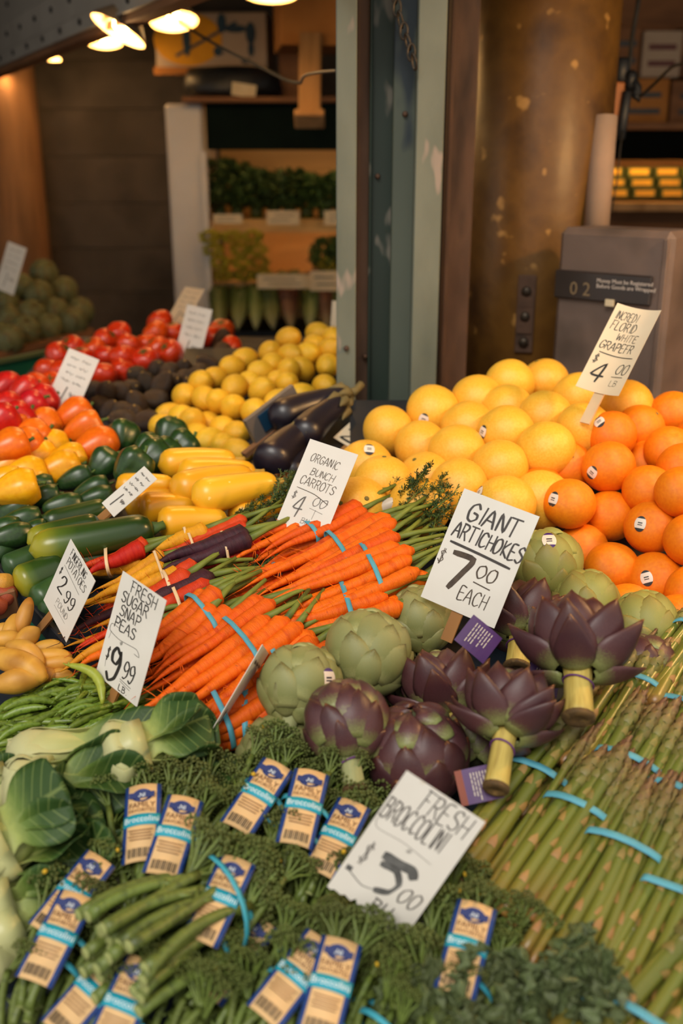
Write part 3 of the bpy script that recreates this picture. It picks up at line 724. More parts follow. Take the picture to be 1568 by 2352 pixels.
# --- fingerling potatoes
s4 = .735
def d4(k):
    k.text('FINGERLING', -.034,.052,.015,.0068,.0014,.1,jit=.02); k.text('POTATOES', -.034,.032,.016,.0086,.0014,.1,jit=.02); k.stroke([(-.036,.026),(.028,.020)],.0010); k.text('POUND', -.018,-.046,.013,.009,.0007,.1); k.stroke([(-.018,-.052),(.026,-.052)],.0006)
def d4b(k): k.text('$',-.042,.004,.014,.008,.0012); k.text('2',-.031,-.022,.034,.022,.0046,.1,chisel=.7); k.text('99',-.004,-.024,.028,.0185,.0030,.1,chisel=.6)
card('price_card', dep_scale((-.497,1.671,.929),s4), (.537,-.695,-.477), (.456,-.236,.858), .108*s4, .16*s4, 'white card reading fingerling potatoes 2.99, between cucumbers and potatoes', ks=.80, draw=d4, draw2=d4b, stake=(-.01,-.04,-.028,-.11,.012))
# --- broccolini
def d5(k):
    k.text('FRESH', -.020,.053,.026,.0130,.0023,.1); k.text('BROCCOLINI', -.051,.024,.026,.0090,.0023,.1,jit=.04)
    k.stroke([(-.005,.028),(-.036,.030),(-.050,.020),(-.044,.010),(-.01,.012),(.03,.008)],.0006); k.text('#',-.003,.004,.006,.008,.0007)
    k.text('$', -.044,-.034,.025,.013,.0016); k.text('00', .019,-.050,.021,.0135,.0023,.25); k.text('BU', -.002,-.076,.017,.013,.0024,.2)
def d5b(k):
    k.stroke([(-.018,-.012),(.0,-.012),(.016,-.010),(.022,-.016)],.012,.1); k.stroke([(-.016,-.022),(.002,-.020),(.013,-.032),(.008,-.046),(-.006,-.052)],.0085,.5,1.2); k.stroke([(-.006,-.052),(-.022,-.056),(-.044,-.049)],.0012)
    k.stroke([(-.046,-.047),(-.043,-.047)],.0085,0)
card('price_card', dep_scale((.073,.959,.905),.845), (.835,-.169,-.524), (.549,.185,.815), .108*.845, .17*.845, 'worn white card reading fresh broccolini 5.00 with a torn lower edge', ks=.86, draw=d5, ink=M_inkg, draw2=d5b, ink2=mat('grey_brush_ink',['#3c3c3c','#6a6a68'],scale=60), rag=ragged(4), stake=(.03,-.02,.045,-.06,.008))
# --- white grapefruit
def d6(k):
    k.text('INCREDI', -.040,.063,.018,.0078,.0015,.15,jit=.02); k.text('FLORID', -.040,.040,.019,.0096,.0018,.2,jit=.02); k.text('WHITE', -.018,.020,.015,.0095,.0015,.15,jit=.02); k.text('GRAPEFR', -.042,-.004,.018,.0098,.0020,.2,jit=.02); k.stroke([(-.036,-.012),(0,-.014),(.036,-.014)],.0022)
def d6b(k): k.text('$', -.042,-.036,.017,.012,.0018); k.text('4', -.034,-.074,.040,.027,.0052,.2); k.text('00', .012,-.050,.022,.014,.0020,.3); k.stroke([(.010,-.057),(.034,-.056)],.0018); k.text('LB', .012,-.076,.012,.009,.0008)
s6 = .90
card('price_card', dep_scale((.525,1.878,1.332),s6), (.70,-.70,-.06), (.591,.255,.765), .092*s6, .185*s6, 'curved cream card reading florida white grapefruit 4.00, on a stick above the grapefruit', ks=.88, bend=.10, paper=M_paper2, draw=d6, draw2=d6b, stake=(-.0,-.075,-.0,-.14,.018), stk_m=M_pale)
# --- partly hidden card behind the grapefruit
s7 = .69
card('price_card', dep_scale((.07,2.788,.957),s7), (.756,-.567,-.327), (.651,.597,.469), .1*s7, .17*s7, 'card with a large 2, half hidden between eggplants and grapefruit', paper=M_paper2, draw=lambda k:(k.text('$',-.028,-.010,.018,.012,.0020), k.text('2',-.026,-.050,.034,.030,.0060,.1), k.stroke([(-.005,.028),(.02,.022)],.0022), k.text('99',.006,-.02,.024,.013,.0022)), stake=(0,-.05,0,-.09,.012))
# --- blurred cards farther back (writing not legible in the photograph: scribbled lines)
def scrib(n, w, h, big=True):
    def dr(k):
        for i in range(n):
            y = h*.36-i*h*.13; k.text('~~', -w*.36, y-h*.03, h*.085, w*.34, .0011, .1, jit=.12)
        if big: k.stroke([(-w*.06,-h*.12),(-w*.12,-h*.40)],.0050,.2); k.text('~',-w*.02+.004,-h*.30,h*.16,w*.34,.0016)
    return dr
def bcard(T, X, Y, w, h, s, lab, **kw):
    card('price_card', dep_scale(T,s), X, Y, w*s, h*s, lab, draw=scrib(4,w*s,h*s), ink=M_inkg, **kw)
bcard((-.64,2.865,.741),(.533,-.83,-.162),(.73,.354,.585),.1,.17,.53,'small white card lying tilted between peppers and yellow squash', stake=(0,-.04,0,-.075,.02))
bcard((-.757,2.768,1.095),(.906,-.316,-.283),(.387,.343,.856),.1,.17,.79,'blurred white card on a stick above the red and orange peppers', stake=(.0,-.05,.0,-.095,.014), stk_m=M_pale)
bcard((-.585,3.766,1.178),(.814,-.578,-.049),(.42,.529,.737),.1,.17,.80,'cream blurred card leaning behind the tomatoes', paper=M_paper2)
bcard((-.474,3.186,1.162),(.862,-.495,-.111),(.261,.246,.934),.1,.18,.83,'white blurred card upright between tomatoes and avocados', stake=(0,-.06,0,-.10,.012))
bcard((-1.165,3.599,1.332),(.805,-.553,-.216),(.336,.124,.934),.1,.17,1.0,'pale blurred card at the left edge above the distant artichokes')
card('price_card', P(788,745,2.62), (.9,-.3,0), (.1,.2,1), .07,.12, 'corner of a cream card behind the lemons beside the green post', paper=M_paper2, stake=(0,-.05,0,-.12,.012))
# --- card seen edge-on beside the broccolini
A_ = P(612,1520,1.30); B_ = P(466,1732,1.20); Yd = (A_-B_)
Zc = (CC-(A_+B_)/2).normalized(); side = Yd.normalized().cross(Zc).normalized()
Xc = (Zc*-.97+side*.14).normalized()
card('price_card', (A_+B_)/2-Xc*.03, Xc*-1 if False else Xc, Yd, .085, Yd.length, 'white card seen edge-on between bok choy and green artichoke', draw=lambda k:(k.text('~~~',-.03,.05,.012,.02,.0016), k.text('$',-.03,-.03,.02,.012,.002)), stake=(.0,.0,-.0,-.125,.012))
# ================================================================ FRUIT AND FRUIT VEGETABLES
def relax(C, rad, it=60, tight=.90):
    """slide neighbours apart along their lines of sight so that no two fruits intersect"""
    D = [depth(c) for c in C]; Rr = [(c-CC)/d for c, d in zip(C, D)]
    for _ in range(it):
        mv = 0
        for i in range(len(C)):
            for j in range(i):
                v = C[i]-C[j]; L_ = v.length; need = (rad[i]+rad[j])*tight
                if L_ < need:
                    a, b = (i, j) if D[i] <= D[j] else (j, i)
                    st_ = min(need-L_, .006)*.5; D[a] -= st_*.5; D[b] += st_*.5; C[a] = CC+Rr[a]*D[a]; C[b] = CC+Rr[b]*D[b]; mv += 1
        if not mv: break
    return C
def sph(r, name, m, m2, ob_=.95, n=28, k=18, lump=.012, seed=0, neck=0.0, button=True):
    rg = random.Random(seed); b = MB(); prof = []; ph = [rg.uniform(0,6.28) for _ in range(6)]
    for i in range(k+1):
        a = math.pi*i/k; rr = math.sin(a)*r; z = -math.cos(a)*r*ob_
        dm = max(0, 1-abs(a-math.pi)/.28); z -= dm*dm*r*.05
        z += neck*r*max(0,math.cos(a-math.pi))**6
        prof.append((max(rr,r*.004), z))
    b.lathe(prof, n, shape=lambda i,a: 1+lump*(math.sin(2*a+ph[0]+i*.12)+.6*math.sin(3*a+ph[1]-i*.2)))
    if button: b.lathe([(r*.005,0),(r*.085,0),(r*.06,r*.03),(r*.005,r*.035)], 7, m=1, off=(0,0,r*ob_*.955+neck*r))
    return b.mesh(name, [m, m2])
M_or = mat('orange_peel', ['#ee7a06','#f88d0c'], scale=9, rough=.42, bump=.28, bscale=420, var=.05, sub=.05, speck=('#c87a1e',60,.76))
M_gf = mat('grapefruit_peel', ['#efae2c','#f6be44'], scale=14, rough=.36, bump=.16, bscale=380, var=.05, sub=.05, speck=('#d99a2a',45,.72))
M_btn = mat('green_brown_stem_button', ['#5f5a24','#7a6a34'], rough=.8)
# sticker: domed patch with printed ends and bars
def sticker_mat(name, paper, ends, bars):
    m = bpy.data.materials.new(name); m.use_nodes = True; N = m.node_tree.nodes; L = m.node_tree.links; b = N['Principled BSDF']; b.inputs['Roughness'].default_value = .35
    at = N.new('ShaderNodeAttribute'); at.attribute_name = 't'; aw = N.new('ShaderNodeAttribute'); aw.attribute_name = 'w'
    cr = N.new('ShaderNodeValToRGB'); cr.color_ramp.interpolation = 'CONSTANT'; e = cr.color_ramp.elements
    e[0].position = 0; e[0].color = hx(ends); e[1].position = .22; e[1].color = hx(paper)
    for p_, c_ in ((.40,bars),(.46,paper),(.52,bars),(.60,paper),(.84,ends)): q = e.new(p_); q.color = hx(c_)
    L.new(at.outputs['Fac'], cr.inputs[0])
    c2 = N.new('ShaderNodeValToRGB'); c2.color_ramp.interpolation = 'CONSTANT'; e = c2.color_ramp.elements
    e[0].position = 0; e[0].color = (0,0,0,1); e[1].position = .30; e[1].color = (1,1,1,1)
    q = e.new(.7); q.color = (0,0,0,1)
    L.new(aw.outputs['Fac'], c2.inputs[0])
    c3 = N.new('ShaderNodeValToRGB'); c3.color_ramp.interpolation = 'CONSTANT'; e = c3.color_ramp.elements
    e[0].position = 0; e[0].color = hx(ends); e[1].position = .22; e[1].color = hx(paper); q = e.new(.84); q.color = hx(ends)
    L.new(at.outputs['Fac'], c3.inputs[0])
    mx = N.new('ShaderNodeMix'); mx.data_type = 'RGBA'; L.new(c2.outputs[0], mx.inputs[0]); L.new(c3.outputs[0], mx.inputs[6]); L.new(cr.outputs[0], mx.inputs[7]); L.new(mx.outputs[2], b.inputs['Base Color'])
    return m
M_stk = sticker_mat('fruit_sticker_print', '#e9ded0', '#34383c', '#4a4a4a')
M_stkp = sticker_mat('purple_sticker_print', '#e6d3c0', '#43246b', '#2b2230')
def sticker_mesh(R0, rx, ry, m):
    b = MB(); v = [(0,0,R0)]; t = [.5]; w_ = [.5]; f = []; n = 20
    for k in (1,2,3):
        for j in range(n):
            a = 2*math.pi*j/n; x = math.cos(a)*rx*k/3; y = math.sin(a)*ry*k/3
            v.append((x,y,math.sqrt(max(R0*R0-x*x-y*y,0))+ (0 if k<3 else -.0002))); t.append(.5+.5*math.sin(a)*k/3); w_.append(.5+.5*math.cos(a)*k/3)
    for j in range(n):
        f.append((0,1+j,1+(j+1)%n))
        for k in (0,1): f.append((1+k*n+j,1+(k+1)*n+j,1+(k+1)*n+(j+1)%n,1+k*n+(j+1)%n))
    b.add(v,f,0,t,w_); return b.mesh('sticker', m)
def put_sticker(o, c, r, px, py, rx=.0095, ry=.0125, m=None, rot=0.0):
    """on the skin where the line of sight through px,py meets the fruit"""
    d = ray(px,py); k = d.dot(c-CC)/d.dot(d); q = CC+d*k; h = (q-c); 
    if h.length > r*.93: h = h*(r*.93/h.length)
    back = math.sqrt(r*r-h.length_squared); n = (h-d.normalized()*back).normalized()
    X = RT-n*RT.dot(n); X.normalize(); X.rotate(Matrix.Rotation(rot,3,n))
    Mw = frame(X, n, c); s = ob('sticker', sticker_mesh(r*1.006, rx, ry, m or M_stk), o)
    s.matrix_basis = o.matrix_basis.inverted() @ Mw
    return s
def rand_rot(): return (rnd.uniform(0,6.28), rnd.uniform(0,6.28), rnd.uniform(0,6.28))
def up_rot(t=.7): return (rnd.uniform(-t,t), rnd.uniform(-t,t), rnd.uniform(0,6.28))

PL_or = (1.38,1.024,1.70,1.251)
OR_rows = [[(1544,951,0)],[(1404,1000,(1375,968)),(1470,985,0),(1536,1035,0),(1612,1000,0)],
 [(1304,1072,0),(1397,1072,(1358,1086)),(1487,1066,0),(1570,1078,0)],
 [(1242,1130,(1213,1148)),(1307,1157,(1269,1146)),(1399,1185,0),(1489,1126,0),(1564,1130,0)],
 [(1335,1263,0),(1495,1212,(1469,1203)),(1588,1240,0)],[(1405,1305,0),(1503,1332,(1484,1328)),(1594,1362,0)],[(1440,1400,0),(1556,1432,0)]]
or_me = [sph(1,'orange_fruit',M_or,M_btn,.96,seed=i,lump=.008,button=i==0) for i in range(3)]
gf_me = [sph(1,'grapefruit_fruit',M_gf,M_btn,.93,seed=i+9,lump=.013,neck=(0,.05,.02)[i],button=i==0) for i in range(3)]
def citrus(rows, pl, rr, mes, name, fmt, cat, group, lift=0.0, tall=None):
    C = []; RR = []; info = []
    for i, row in enumerate(rows):
        for j, (px, py, stk) in enumerate(row):
            r = rr*rnd.uniform(.97,1.05); C.append(PL(px,py,pl)); RR.append(r); info.append((i,j,len(row),stk))
    C = relax(C, RR)
    for c, r, (i,j,n_,stk) in zip(C, RR, info):
        o = ob(name, mes[0] if rnd.random()<.2 else rnd.choice(mes[1:]), M=rotM(c, up_rot(.9), r))
        lab = fmt % (ORD[j], ORD[i]); 
        if stk: lab = lab.replace(' in the', ' (with sticker) in the',1)
        tag(o, lab, cat, group)
        if stk: put_sticker(o, c, r, stk[0], stk[1], rot=rnd.uniform(-.5,.5))
    return C, RR
oC, oR = citrus(OR_rows, PL_or, .0425, or_me, 'orange', 'orange, %s from the left in the %s row down of the orange pile', 'orange', 'oranges in the pile at right')
board(PL_or, oC, oR)
PL_gf = (1.58,1.123,1.87,1.276)
GF_rows = [[(1170,881,0),(1250,878,0)],[(994,946,(972,964)),(1097,921,0),(1329,915,0),(1438,934,0)],
 [(1075,984,0),(1162,945,0),(1250,958,0),(1340,987,0)],[(893,991,0),(968,1030,0),(1050,1041,0),(1162,996,(1107,992)),(1252,1034,0)],
 [(839,1075,(848,1031)),(879,1109,0),(977,1100,0),(1052,1122,0),(1148,1075,0)],[(822,1168,0),(960,1165,0),(1159,1160,(1095,1128)),(1240,1150,0)]]
gC, gR = citrus(GF_rows, PL_gf, .0505, gf_me, 'grapefruit', 'grapefruit, %s from the left in the %s row down of the pile', 'grapefruit', 'grapefruit in the pile right of the post')
board(PL_gf, gC, gR)

# ---- lemons
M_le = mat('lemon_peel', ['#e6ae1c','#f0c038'], scale=12, rough=.4, bump=.25, bscale=300, var=.07, sub=.04)
b = MB(); k = 16; prof = []
for i in range(k+1):
    a = math.pi*i/k; prof.append((max(.86*math.sin(a)**.92,.012) if 0<i<k else .03, -1.12*math.cos(a)+(.10 if a>2.85 else 0)-(.06 if a<.25 else 0)))
b.lathe(prof, 20); b.lathe([(.01,0),(.07,0),(.05,.04),(.005,.05)],6,m=1,off=(0,0,-1.2)); le_me = b.mesh('lemon_fruit', [M_le, M_btn])
Z1 = lambda x,y: (360+x/3.564, 730+y/3.564)
LE_rows = [[(1320,130),(1440,170)],[(1075,170),(1290,230),(1410,265)],[(930,290),(1090,305),(1230,300)],[(720,340),(950,380),(1190,420),(1400,390)],
 [(620,410),(860,450),(1080,430)],[(480,500),(760,530),(1010,525),(1060,545)],[(360,530),(640,570),(860,600)],[(230,640),(390,660),(510,690),(630,740),(800,770),(1000,690),(1190,640),(1370,560)],
 [(110,800),(200,820),(290,850),(420,870),(540,910),(650,950)],[(40,890),(330,975),(430,1010),(560,1060),(660,1100)]]
PL_le = (2.05,1.095,2.5,1.276)
def simple_pile(rows, zf, pos, rr, mes, name, fmt, cat, group, rot, sc=(1,1,1), part=None, jit=.05, tight=.93):
    C = []; RR = []; info = []
    for i,row in enumerate(rows):
        for j,q in enumerate(row):
            r = rr*rnd.uniform(1-jit,1+jit); C.append(pos(*zf(*q[:2]))); RR.append(r); info.append((i,j,q[2] if len(q)>2 else None))
    C = relax(C, RR, tight=tight)
    out = []
    for c,r,(i,j,x) in zip(C,RR,info):
        e = rot(c,x) if callable(rot) else rot
        o = ob(name, rnd.choice(mes), M=rotM(c, e, (r*sc[0],r*sc[1],r*sc[2])))
        tag(o, fmt % (ORD[j],ORD[i]), cat, group)
        if part: part(o)
        out.append(o)
    return C, RR, out
lC,lR,_ = simple_pile(LE_rows, Z1, lambda x,y: PL(x,y,PL_le), .034, [le_me], 'lemon', 'yellow lemon, %s from the left in the %s row down of the lemon pile', 'lemon', 'lemons in the pyramid', lambda c,x: (R_(75)+rnd.uniform(-.4,.4), rnd.uniform(-.5,.5), rnd.uniform(-.8,.8)))
board(PL_le, lC, lR, parent=st2)

# ---- tomatoes
M_to = mat('tomato_skin', ['#cc340a','#dd4c12'], scale=8, rough=.28, var=.10, sub=.06, coat=.2)
M_cal = mat('green_calyx', ['#3d5420','#56702c'], scale=20, rough=.7)
b = MB(); prof = []
for i in range(17):
    a = math.pi*i/16; prof.append((max(math.sin(a)**.85,.02), -.82*math.cos(a)-(.16*max(0,1-(math.pi-a)/.5) if a>2.6 else 0)))
b.lathe(prof, 24, shape=lambda i,a: 1+.035*math.sin(5*a)*min(1,i/8)); to_me = b.mesh('tomato_fruit', M_to)
b = MB()
for k in range(5):
    a = 2*math.pi*k/5; b.tube([(0,0,0),(math.cos(a)*.25,math.sin(a)*.25,.06),(math.cos(a)*.5,math.sin(a)*.5,.0)],[.07,.06,.005],5,sy=.4)
b.tube([(0,0,0),(.03,0,.16)],[.06,.045],6); cal_me = b.mesh('calyx', M_cal)
Z2 = lambda x,y: (x/3.564, 700+y/3.564)
TO_rows = [[(1310,140),(1410,230)],[(970,230),(1270,230),(1200,330)],[(590,350),(770,365),(870,290),(1060,330),(1290,360),(1390,390)],[(490,410),(660,440),(870,430),(1010,430),(1190,450)],[(400,540),(520,560),(740,560),(850,580),(1010,540)],[(290,680),(420,660),(640,700)],[(1720,270),(1815,215),(1880,355)]]
PL_to = (2.5,1.17,2.9,1.237)
def add_calyx(o):
    if rnd.random() < .75: ob('calyx', cal_me, o, rotM((0,0,.70),(0,0,rnd.uniform(0,6)),1.0))
tC,tR,_ = simple_pile(TO_rows, Z2, lambda x,y: PL(x,y,PL_to), .037, [to_me], 'tomato', 'red tomato, %s from the left in the %s row down of the tomato pile', 'tomato', 'tomatoes in the pile', lambda c,x: (rnd.uniform(0,1.1), rnd.uniform(-.6,.6), rnd.uniform(0,6.28)), part=add_calyx)
board(PL_to, tC, tR, M_gtray, parent=st2)
# ---- avocados
M_av = mat('dark_avocado_skin', ['#2c2119','#43301f','#1f1a18'], scale=7, rough=.4, bump=.5, bscale=110, var=.15)
b = MB(); prof = []
for i in range(17):
    a = math.pi*i/16; z = -math.cos(a); prof.append((max(math.sin(a)*(.92-.22*z),.02), z*1.25))
b.lathe(prof, 18); b.lathe([(.01,0),(.10,0),(.07,.06),(.01,.07)],6,m=1,off=(0,0,1.24)); av_me = b.mesh('avocado_fruit', [M_av, mat('pale_stem_end',['#b58b3c'])])
AV_rows = [[(1120,580),(1290,530),(1380,560),(1500,530)],[(1200,640),(1330,650),(1420,640),(1510,610)],[(770,700),(870,710),(970,710),(1080,690)],[(820,830),(900,870),(1010,880),(1110,800),(1270,770)],[(1000,950),(1190,955),(1090,920)],[(1640,560),(1700,500),(1760,440),(1820,380)],[(1590,600),(1570,680),(1660,480)]]
PL_av = (2.25,1.145,2.75,1.24)
aC,aR,_ = simple_pile(AV_rows, Z2, lambda x,y: PL(x,y,PL_av), .0275, [av_me], 'avocado', 'dark brown avocado, %s from the left in the %s row down of the avocado heap', 'avocado', 'avocados in the heap', lambda c,x: (R_(60)+rnd.uniform(-.6,.6), rnd.uniform(-.5,.5), rnd.uniform(-1,1)))
board(PL_av, aC, aR, parent=st2)
o = ob('avocado', av_me, M=rotM(P(511,796,2.75), (R_(8),R_(6),0), (.037,.037,.042))); tag(o, 'large dark avocado standing on end below the tomatoes beside the lemons', 'avocado', 'avocados in the heap')

# ---- peppers
def pepper_mesh(name, m, lobes=4, ln=1.0, seed=0, tip=.55, deep=.10):
    rg = random.Random(seed); b = MB(); prof = []; k = 16
    for i in range(k+1):
        u = i/k; z = (u-.5)*2*ln
        r = math.sin(math.pi*min(1,max(0,(u*.93+.04))))**.45
        r *= tip+(1-tip)*min(1,u*1.5); 
        if u > .9: z -= (u-.9)*2.6*ln; r *= 1-(u-.9)*4.5
        if u < .08: z += (.08-u)*1.2*ln; r *= .45+u*6.5
        prof.append((max(r*.92,.03), z))
    ph = rg.uniform(0,6)
    b.lathe(prof, 28, shape=lambda i,a: 1-deep*(.5+.5*math.cos(lobes*a+ph))**2.2+.03*math.sin(a+ph*2+i*.1))
    return b.mesh(name, m)
b = MB(); b.tube([(0,0,-.05),(0,0,.12),(.05,.0,.32),(.14,0,.46)],[.26,.12,.085,.10],8); pst_me = b.mesh('pepper_stem', M_cal)
def pep_set(nm, cols, seedbase, **kw):
    m = mat(nm+'_skin', cols, scale=5, rough=.33, var=.06, coat=.12, spec=.5)
    return [pepper_mesh(nm, m, seed=seedbase+i, lobes=(4,3)[i%2], **kw) for i in range(3)]
pr = pep_set('red_pepper', ['#b51212','#cc1f17'], 1); po = pep_set('orange_pepper', ['#e2620c','#ee7412'], 4, ln=1.15)
py_ = pep_set('yellow_pepper', ['#eb9d08','#f5b016'], 7, ln=1.2); pg = pep_set('green_pepper', ['#1b3616','#2a4a1e'], 10, ln=.95, deep=.16)
pp_ = pep_set('poblano_pepper', ['#20391a','#2e4d22'], 13, ln=1.55, tip=.62, deep=.07)
def pst(o): ob('stem', pst_me, o, rotM((0,0,o.data.vertices[-1].co.z*.96 if True else .8),(0,0,rnd.uniform(0,6)),.85))
def lie(az, tilt=80):                                      # pepper lying, blossom end turned toward az degrees (0 = viewer)
    return lambda c,x: (R_(-tilt+rnd.uniform(-12,12)), rnd.uniform(-.25,.25), R_((az if x is None else x)+rnd.uniform(-14,14)))
SF = lambda up: (lambda x,y: S(x,y,up))
Z3 = lambda x,y: (x/3.564, 960+y/3.564)
simple_pile([[(40,690),(200,730)],[(30,860),(240,840),(330,800)],[(130,950),(0,960)]], Z2, SF(.03), .044, pr, 'red_pepper', 'glossy red bell pepper, %s from the left in the %s row down', 'bell pepper', 'red bell peppers at the left', lie(-40,70), part=pst)
simple_pile([[(330,1000),(600,905)],[(100,1060),(250,1110),(690,1015)],[(60,1170),(180,1160),(780,1160)]], Z2, SF(.02), .043, po, 'orange_pepper', 'orange bell pepper, %s from the left in the %s row down', 'bell pepper', 'orange bell peppers', lie(-60), part=pst)
simple_pile([[(60,300),(400,235),(300,330)],[(50,430),(200,470),(540,350)],[(20,560),(130,580),(480,440)]], Z3, SF(.015), .040, py_, 'yellow_pepper', 'yellow bell pepper, %s from the left in the %s row down', 'bell pepper', 'yellow bell peppers', lie(-62), part=pst)
simple_pile([[(1000,160,10),(1390,140)],[(1210,270),(1340,310),(1480,240)],[(850,390),(1080,400),(1250,330)]], Z3, SF(.02), .040, pg, 'green_bell_pepper', 'dark green bell pepper, %s from the left in the %s row down', 'bell pepper', 'green bell peppers left of the lemons', lie(-35,60), part=pst)
simple_pile([[(620,500),(760,590)],[(290,560),(350,650),(520,720),(780,660)],[(40,650),(110,760),(180,840)],[(20,920),(100,970),(260,950)]], Z3, SF(.012), .0245, pp_, 'poblano_pepper', 'dark green elongated pepper, %s from the left in the %s row down', 'pepper', 'dark green elongated peppers at the left', lie(-65), part=pst, tight=.8)

# ---- long squashes
def gourd(name, pxa, pxb, ra, rb, m, fn, label, cat, group, up=.02, bend=.0, upb=None, prof=None, stem=None, sub='body', n=14, tip=True):
    a = fn(*pxa); c = fn(*pxb); L_ = (c-a).length
    M = frame(c-a, (0,0,1), a); e = empty(name, M=M); tag(e, label, cat, group)
    k = 18; pts = []; rad = []
    for i in range(k+1):
        u = i/k; pts.append((u*L_, bend*L_*math.sin(math.pi*u)*1.0, .15*bend*L_*math.sin(math.pi*u)))
        pr_ = ra+(rb-ra)*(u**1.4 if prof is None else prof(u))
        endf = math.sqrt(max(0,1-(1-min(1,u/.20))**2))*math.sqrt(max(0.0,1-(1-min(1,(1-u)/.16))**2)) if tip else 1
        rad.append(max(pr_*endf,.001))
    b = MB(); ph = rnd.uniform(0,6); b.tube(pts, rad, n, shape=lambda i,a_: 1+.02*math.sin(5*a_+ph))
    ob(sub, b.mesh(name+'_body', m), e)
    if stem:
        b = MB(); s = Vector(pts[-1]); b.tube([s-Vector((.006,0,0)), s+Vector((.006,.001,.001)), s+Vector((.013,.003,.001))], [rb*.40,rb*.24,rb*.26], 7, shape=lambda i,a_:1+.15*math.sin(5*a_)); ob('stem_end', b.mesh(name+'_stem', stem), e)
    return e
M_sq = mat('yellow_squash_skin', ['#e6a012','#f2b528'], scale=7, rough=.35, bump=.06, bscale=60, var=.05, coat=.15, speck=('#f7d071',90,.72))
M_sst = mat('squash_stem', ['#a8862e','#c29c44'], rough=.8)
SQ = [((362,1071),(545,1058),.030,.019,.035,.05,'highest yellow squash, at the back of the squash pile'),((405,1092),(590,1086),.030,.018,.03,.06,'yellow squash second from the back of the pile'),
 ((395,1135),(585,1092),.034,.019,.04,.07,'yellow squash in the middle of the pile under two others'),((440,1148),(640,1108),.033,.019,.06,.02,'large yellow squash lying on top, nearest the carrot card'),
 ((535,1195),(668,1140),.028,.018,.02,.04,'yellow squash half hidden behind the carrot card'),((360,1208),(525,1196),.031,.017,.03,.05,'yellow squash lowest in the pile, next to the zucchini'),
 ((320,1172),(450,1165),.030,.017,.02,.06,'yellow squash behind the lowest one in the pile'),((292,1170),(400,1140),.027,.017,.015,.04,'yellow squash touching the small tilted card'),((265,1118),(400,1113),.023,.015,.035,.05,'narrow yellow squash partly behind the small tilted card')]
for a,c,ra,rb,up,bd,lab in SQ: gourd('yellow_squash', a, c, ra*.98, rb, M_sq, SF(up), lab, 'squash', 'yellow squashes', bend=bd, stem=M_sst)
M_zu = mat('zucchini_skin', ['#1c3311','#2b4517','#1a2c10'], scale=16, rough=.3, coat=.2, speck=('#6b7a34',120,.70), stretch=(.15,1,1))
M_zt = mat('zucchini_skin_pale_end', [(0,'#a59a20'),(.14,'#8a8a24'),(.26,'#4d6420'),(.40,'#2c4717'),(1,'#1d3511')], by='t', mixn=.12, scale=18, rough=.3, coat=.2)
M_cu = mat('cucumber_skin', ['#24401c','#35562a','#1a3016'], scale=10, rough=.35, bump=.12, bscale=70, var=.1, coat=.2)
ZU = [((95,1205),(250,1165),.021,.019,M_zu,.015,'dark zucchini behind the long pale-ended one'),((62,1248),(235,1205),.024,.022,M_zt,.03,'zucchini with a pale yellow end lying at the back left'),
 ((66,1265),(358,1212),.0295,.026,M_zt,.042,'long zucchini with a pale end lying on top, right of the potato card'),((150,1305),(368,1248),.023,.021,M_zu,.012,'dark zucchini under the long pale-ended one'),
 ((105,1292),(210,1270),.019,.019,M_cu,.012,'short dark cucumber behind the potato card'),((8,1310),(100,1272),.022,.021,M_cu,.012,'cucumber at the left picture edge above the tray rail'),((34,1345),(150,1300),.027,.025,M_zt,.02,'thick cucumber with yellow tip left of the potato card'),
 ((75,1385),(170,1330),.022,.021,M_cu,.010,'cucumber half hidden by the potato card, above the tray rail'),((95,1415),(190,1360),.02,.02,M_cu,.0,'lowest cucumber behind the potato card'),((-20,1280),(70,1225),.02,.02,M_cu,.0,'dark cucumber at the left edge beside the elongated peppers')]
for a,c,ra,rb,m_,up,lab in ZU: gourd('zucchini' if 'zucchini' in lab else 'cucumber', a, c, ra, rb, m_, SF(up), lab, 'zucchini' if 'zucchini' in lab else 'cucumber', 'zucchini and cucumbers', bend=rnd.uniform(-.02,.03), prof=lambda u: u, stem=M_cal if 'zucchini' in lab else None)

# ---- eggplants
M_eg = mat('eggplant_skin', ['#15101a','#1e1622'], scale=6, rough=.4, coat=.15, spec=.6)
M_ec = mat('dry_eggplant_calyx', ['#5d5330','#7c6a3d'], scale=30, rough=.8)
PL_eg = (1.72,1.10,2.02,1.20)
def eggplant(pa, pb, ra, up, lab):
    f_ = lambda x,y: PL(x,y,(PL_eg[0],PL_eg[1]+up,PL_eg[2],PL_eg[3]+up)); a = f_(*pa); c = f_(*pb); L_ = (c-a).length
    e = tag(empty('eggplant', M=frame(c-a,(0,0,1),a)), lab, 'eggplant', 'eggplants beside the lemons')
    b = MB(); pts=[]; rad=[]
    for i in range(19):
        u=i/18; pts.append((u*L_,.06*L_*math.sin(math.pi*u),0)); rad.append(max(ra*(1-.42*u**1.3)*math.sqrt(max(0,1-(1-min(1,u/.22))**2))*math.sqrt(max(0,1-(1-min(1,(1-u)/.08))**2)),.002))
    b.tube(pts,rad,20); ob('body', b.mesh('eggplant_body', M_eg), e)
    b = MB(); rt = ra*.60
    for k in range(5):
        a_ = 2*math.pi*k/5; y_,z_ = math.cos(a_),math.sin(a_)
        b.tube([(L_,y_*rt*.3,z_*rt*.3),(L_-.012,y_*rt*.95,z_*rt*.95),(L_-.04,y_*rt*1.22,z_*rt*1.22)],[.010,.011,.001],6)
    b.tube([(L_-.005,0,0),(L_+.02,.003,.004),(L_+.04,.012,.01)],[rt*.6,.008,.009],7); ob('calyx', b.mesh('eggplant_calyx', M_ec), e)
eggplant((622,965),(800,908),.036,.03,'eggplant lying behind the others, next to the lemons')
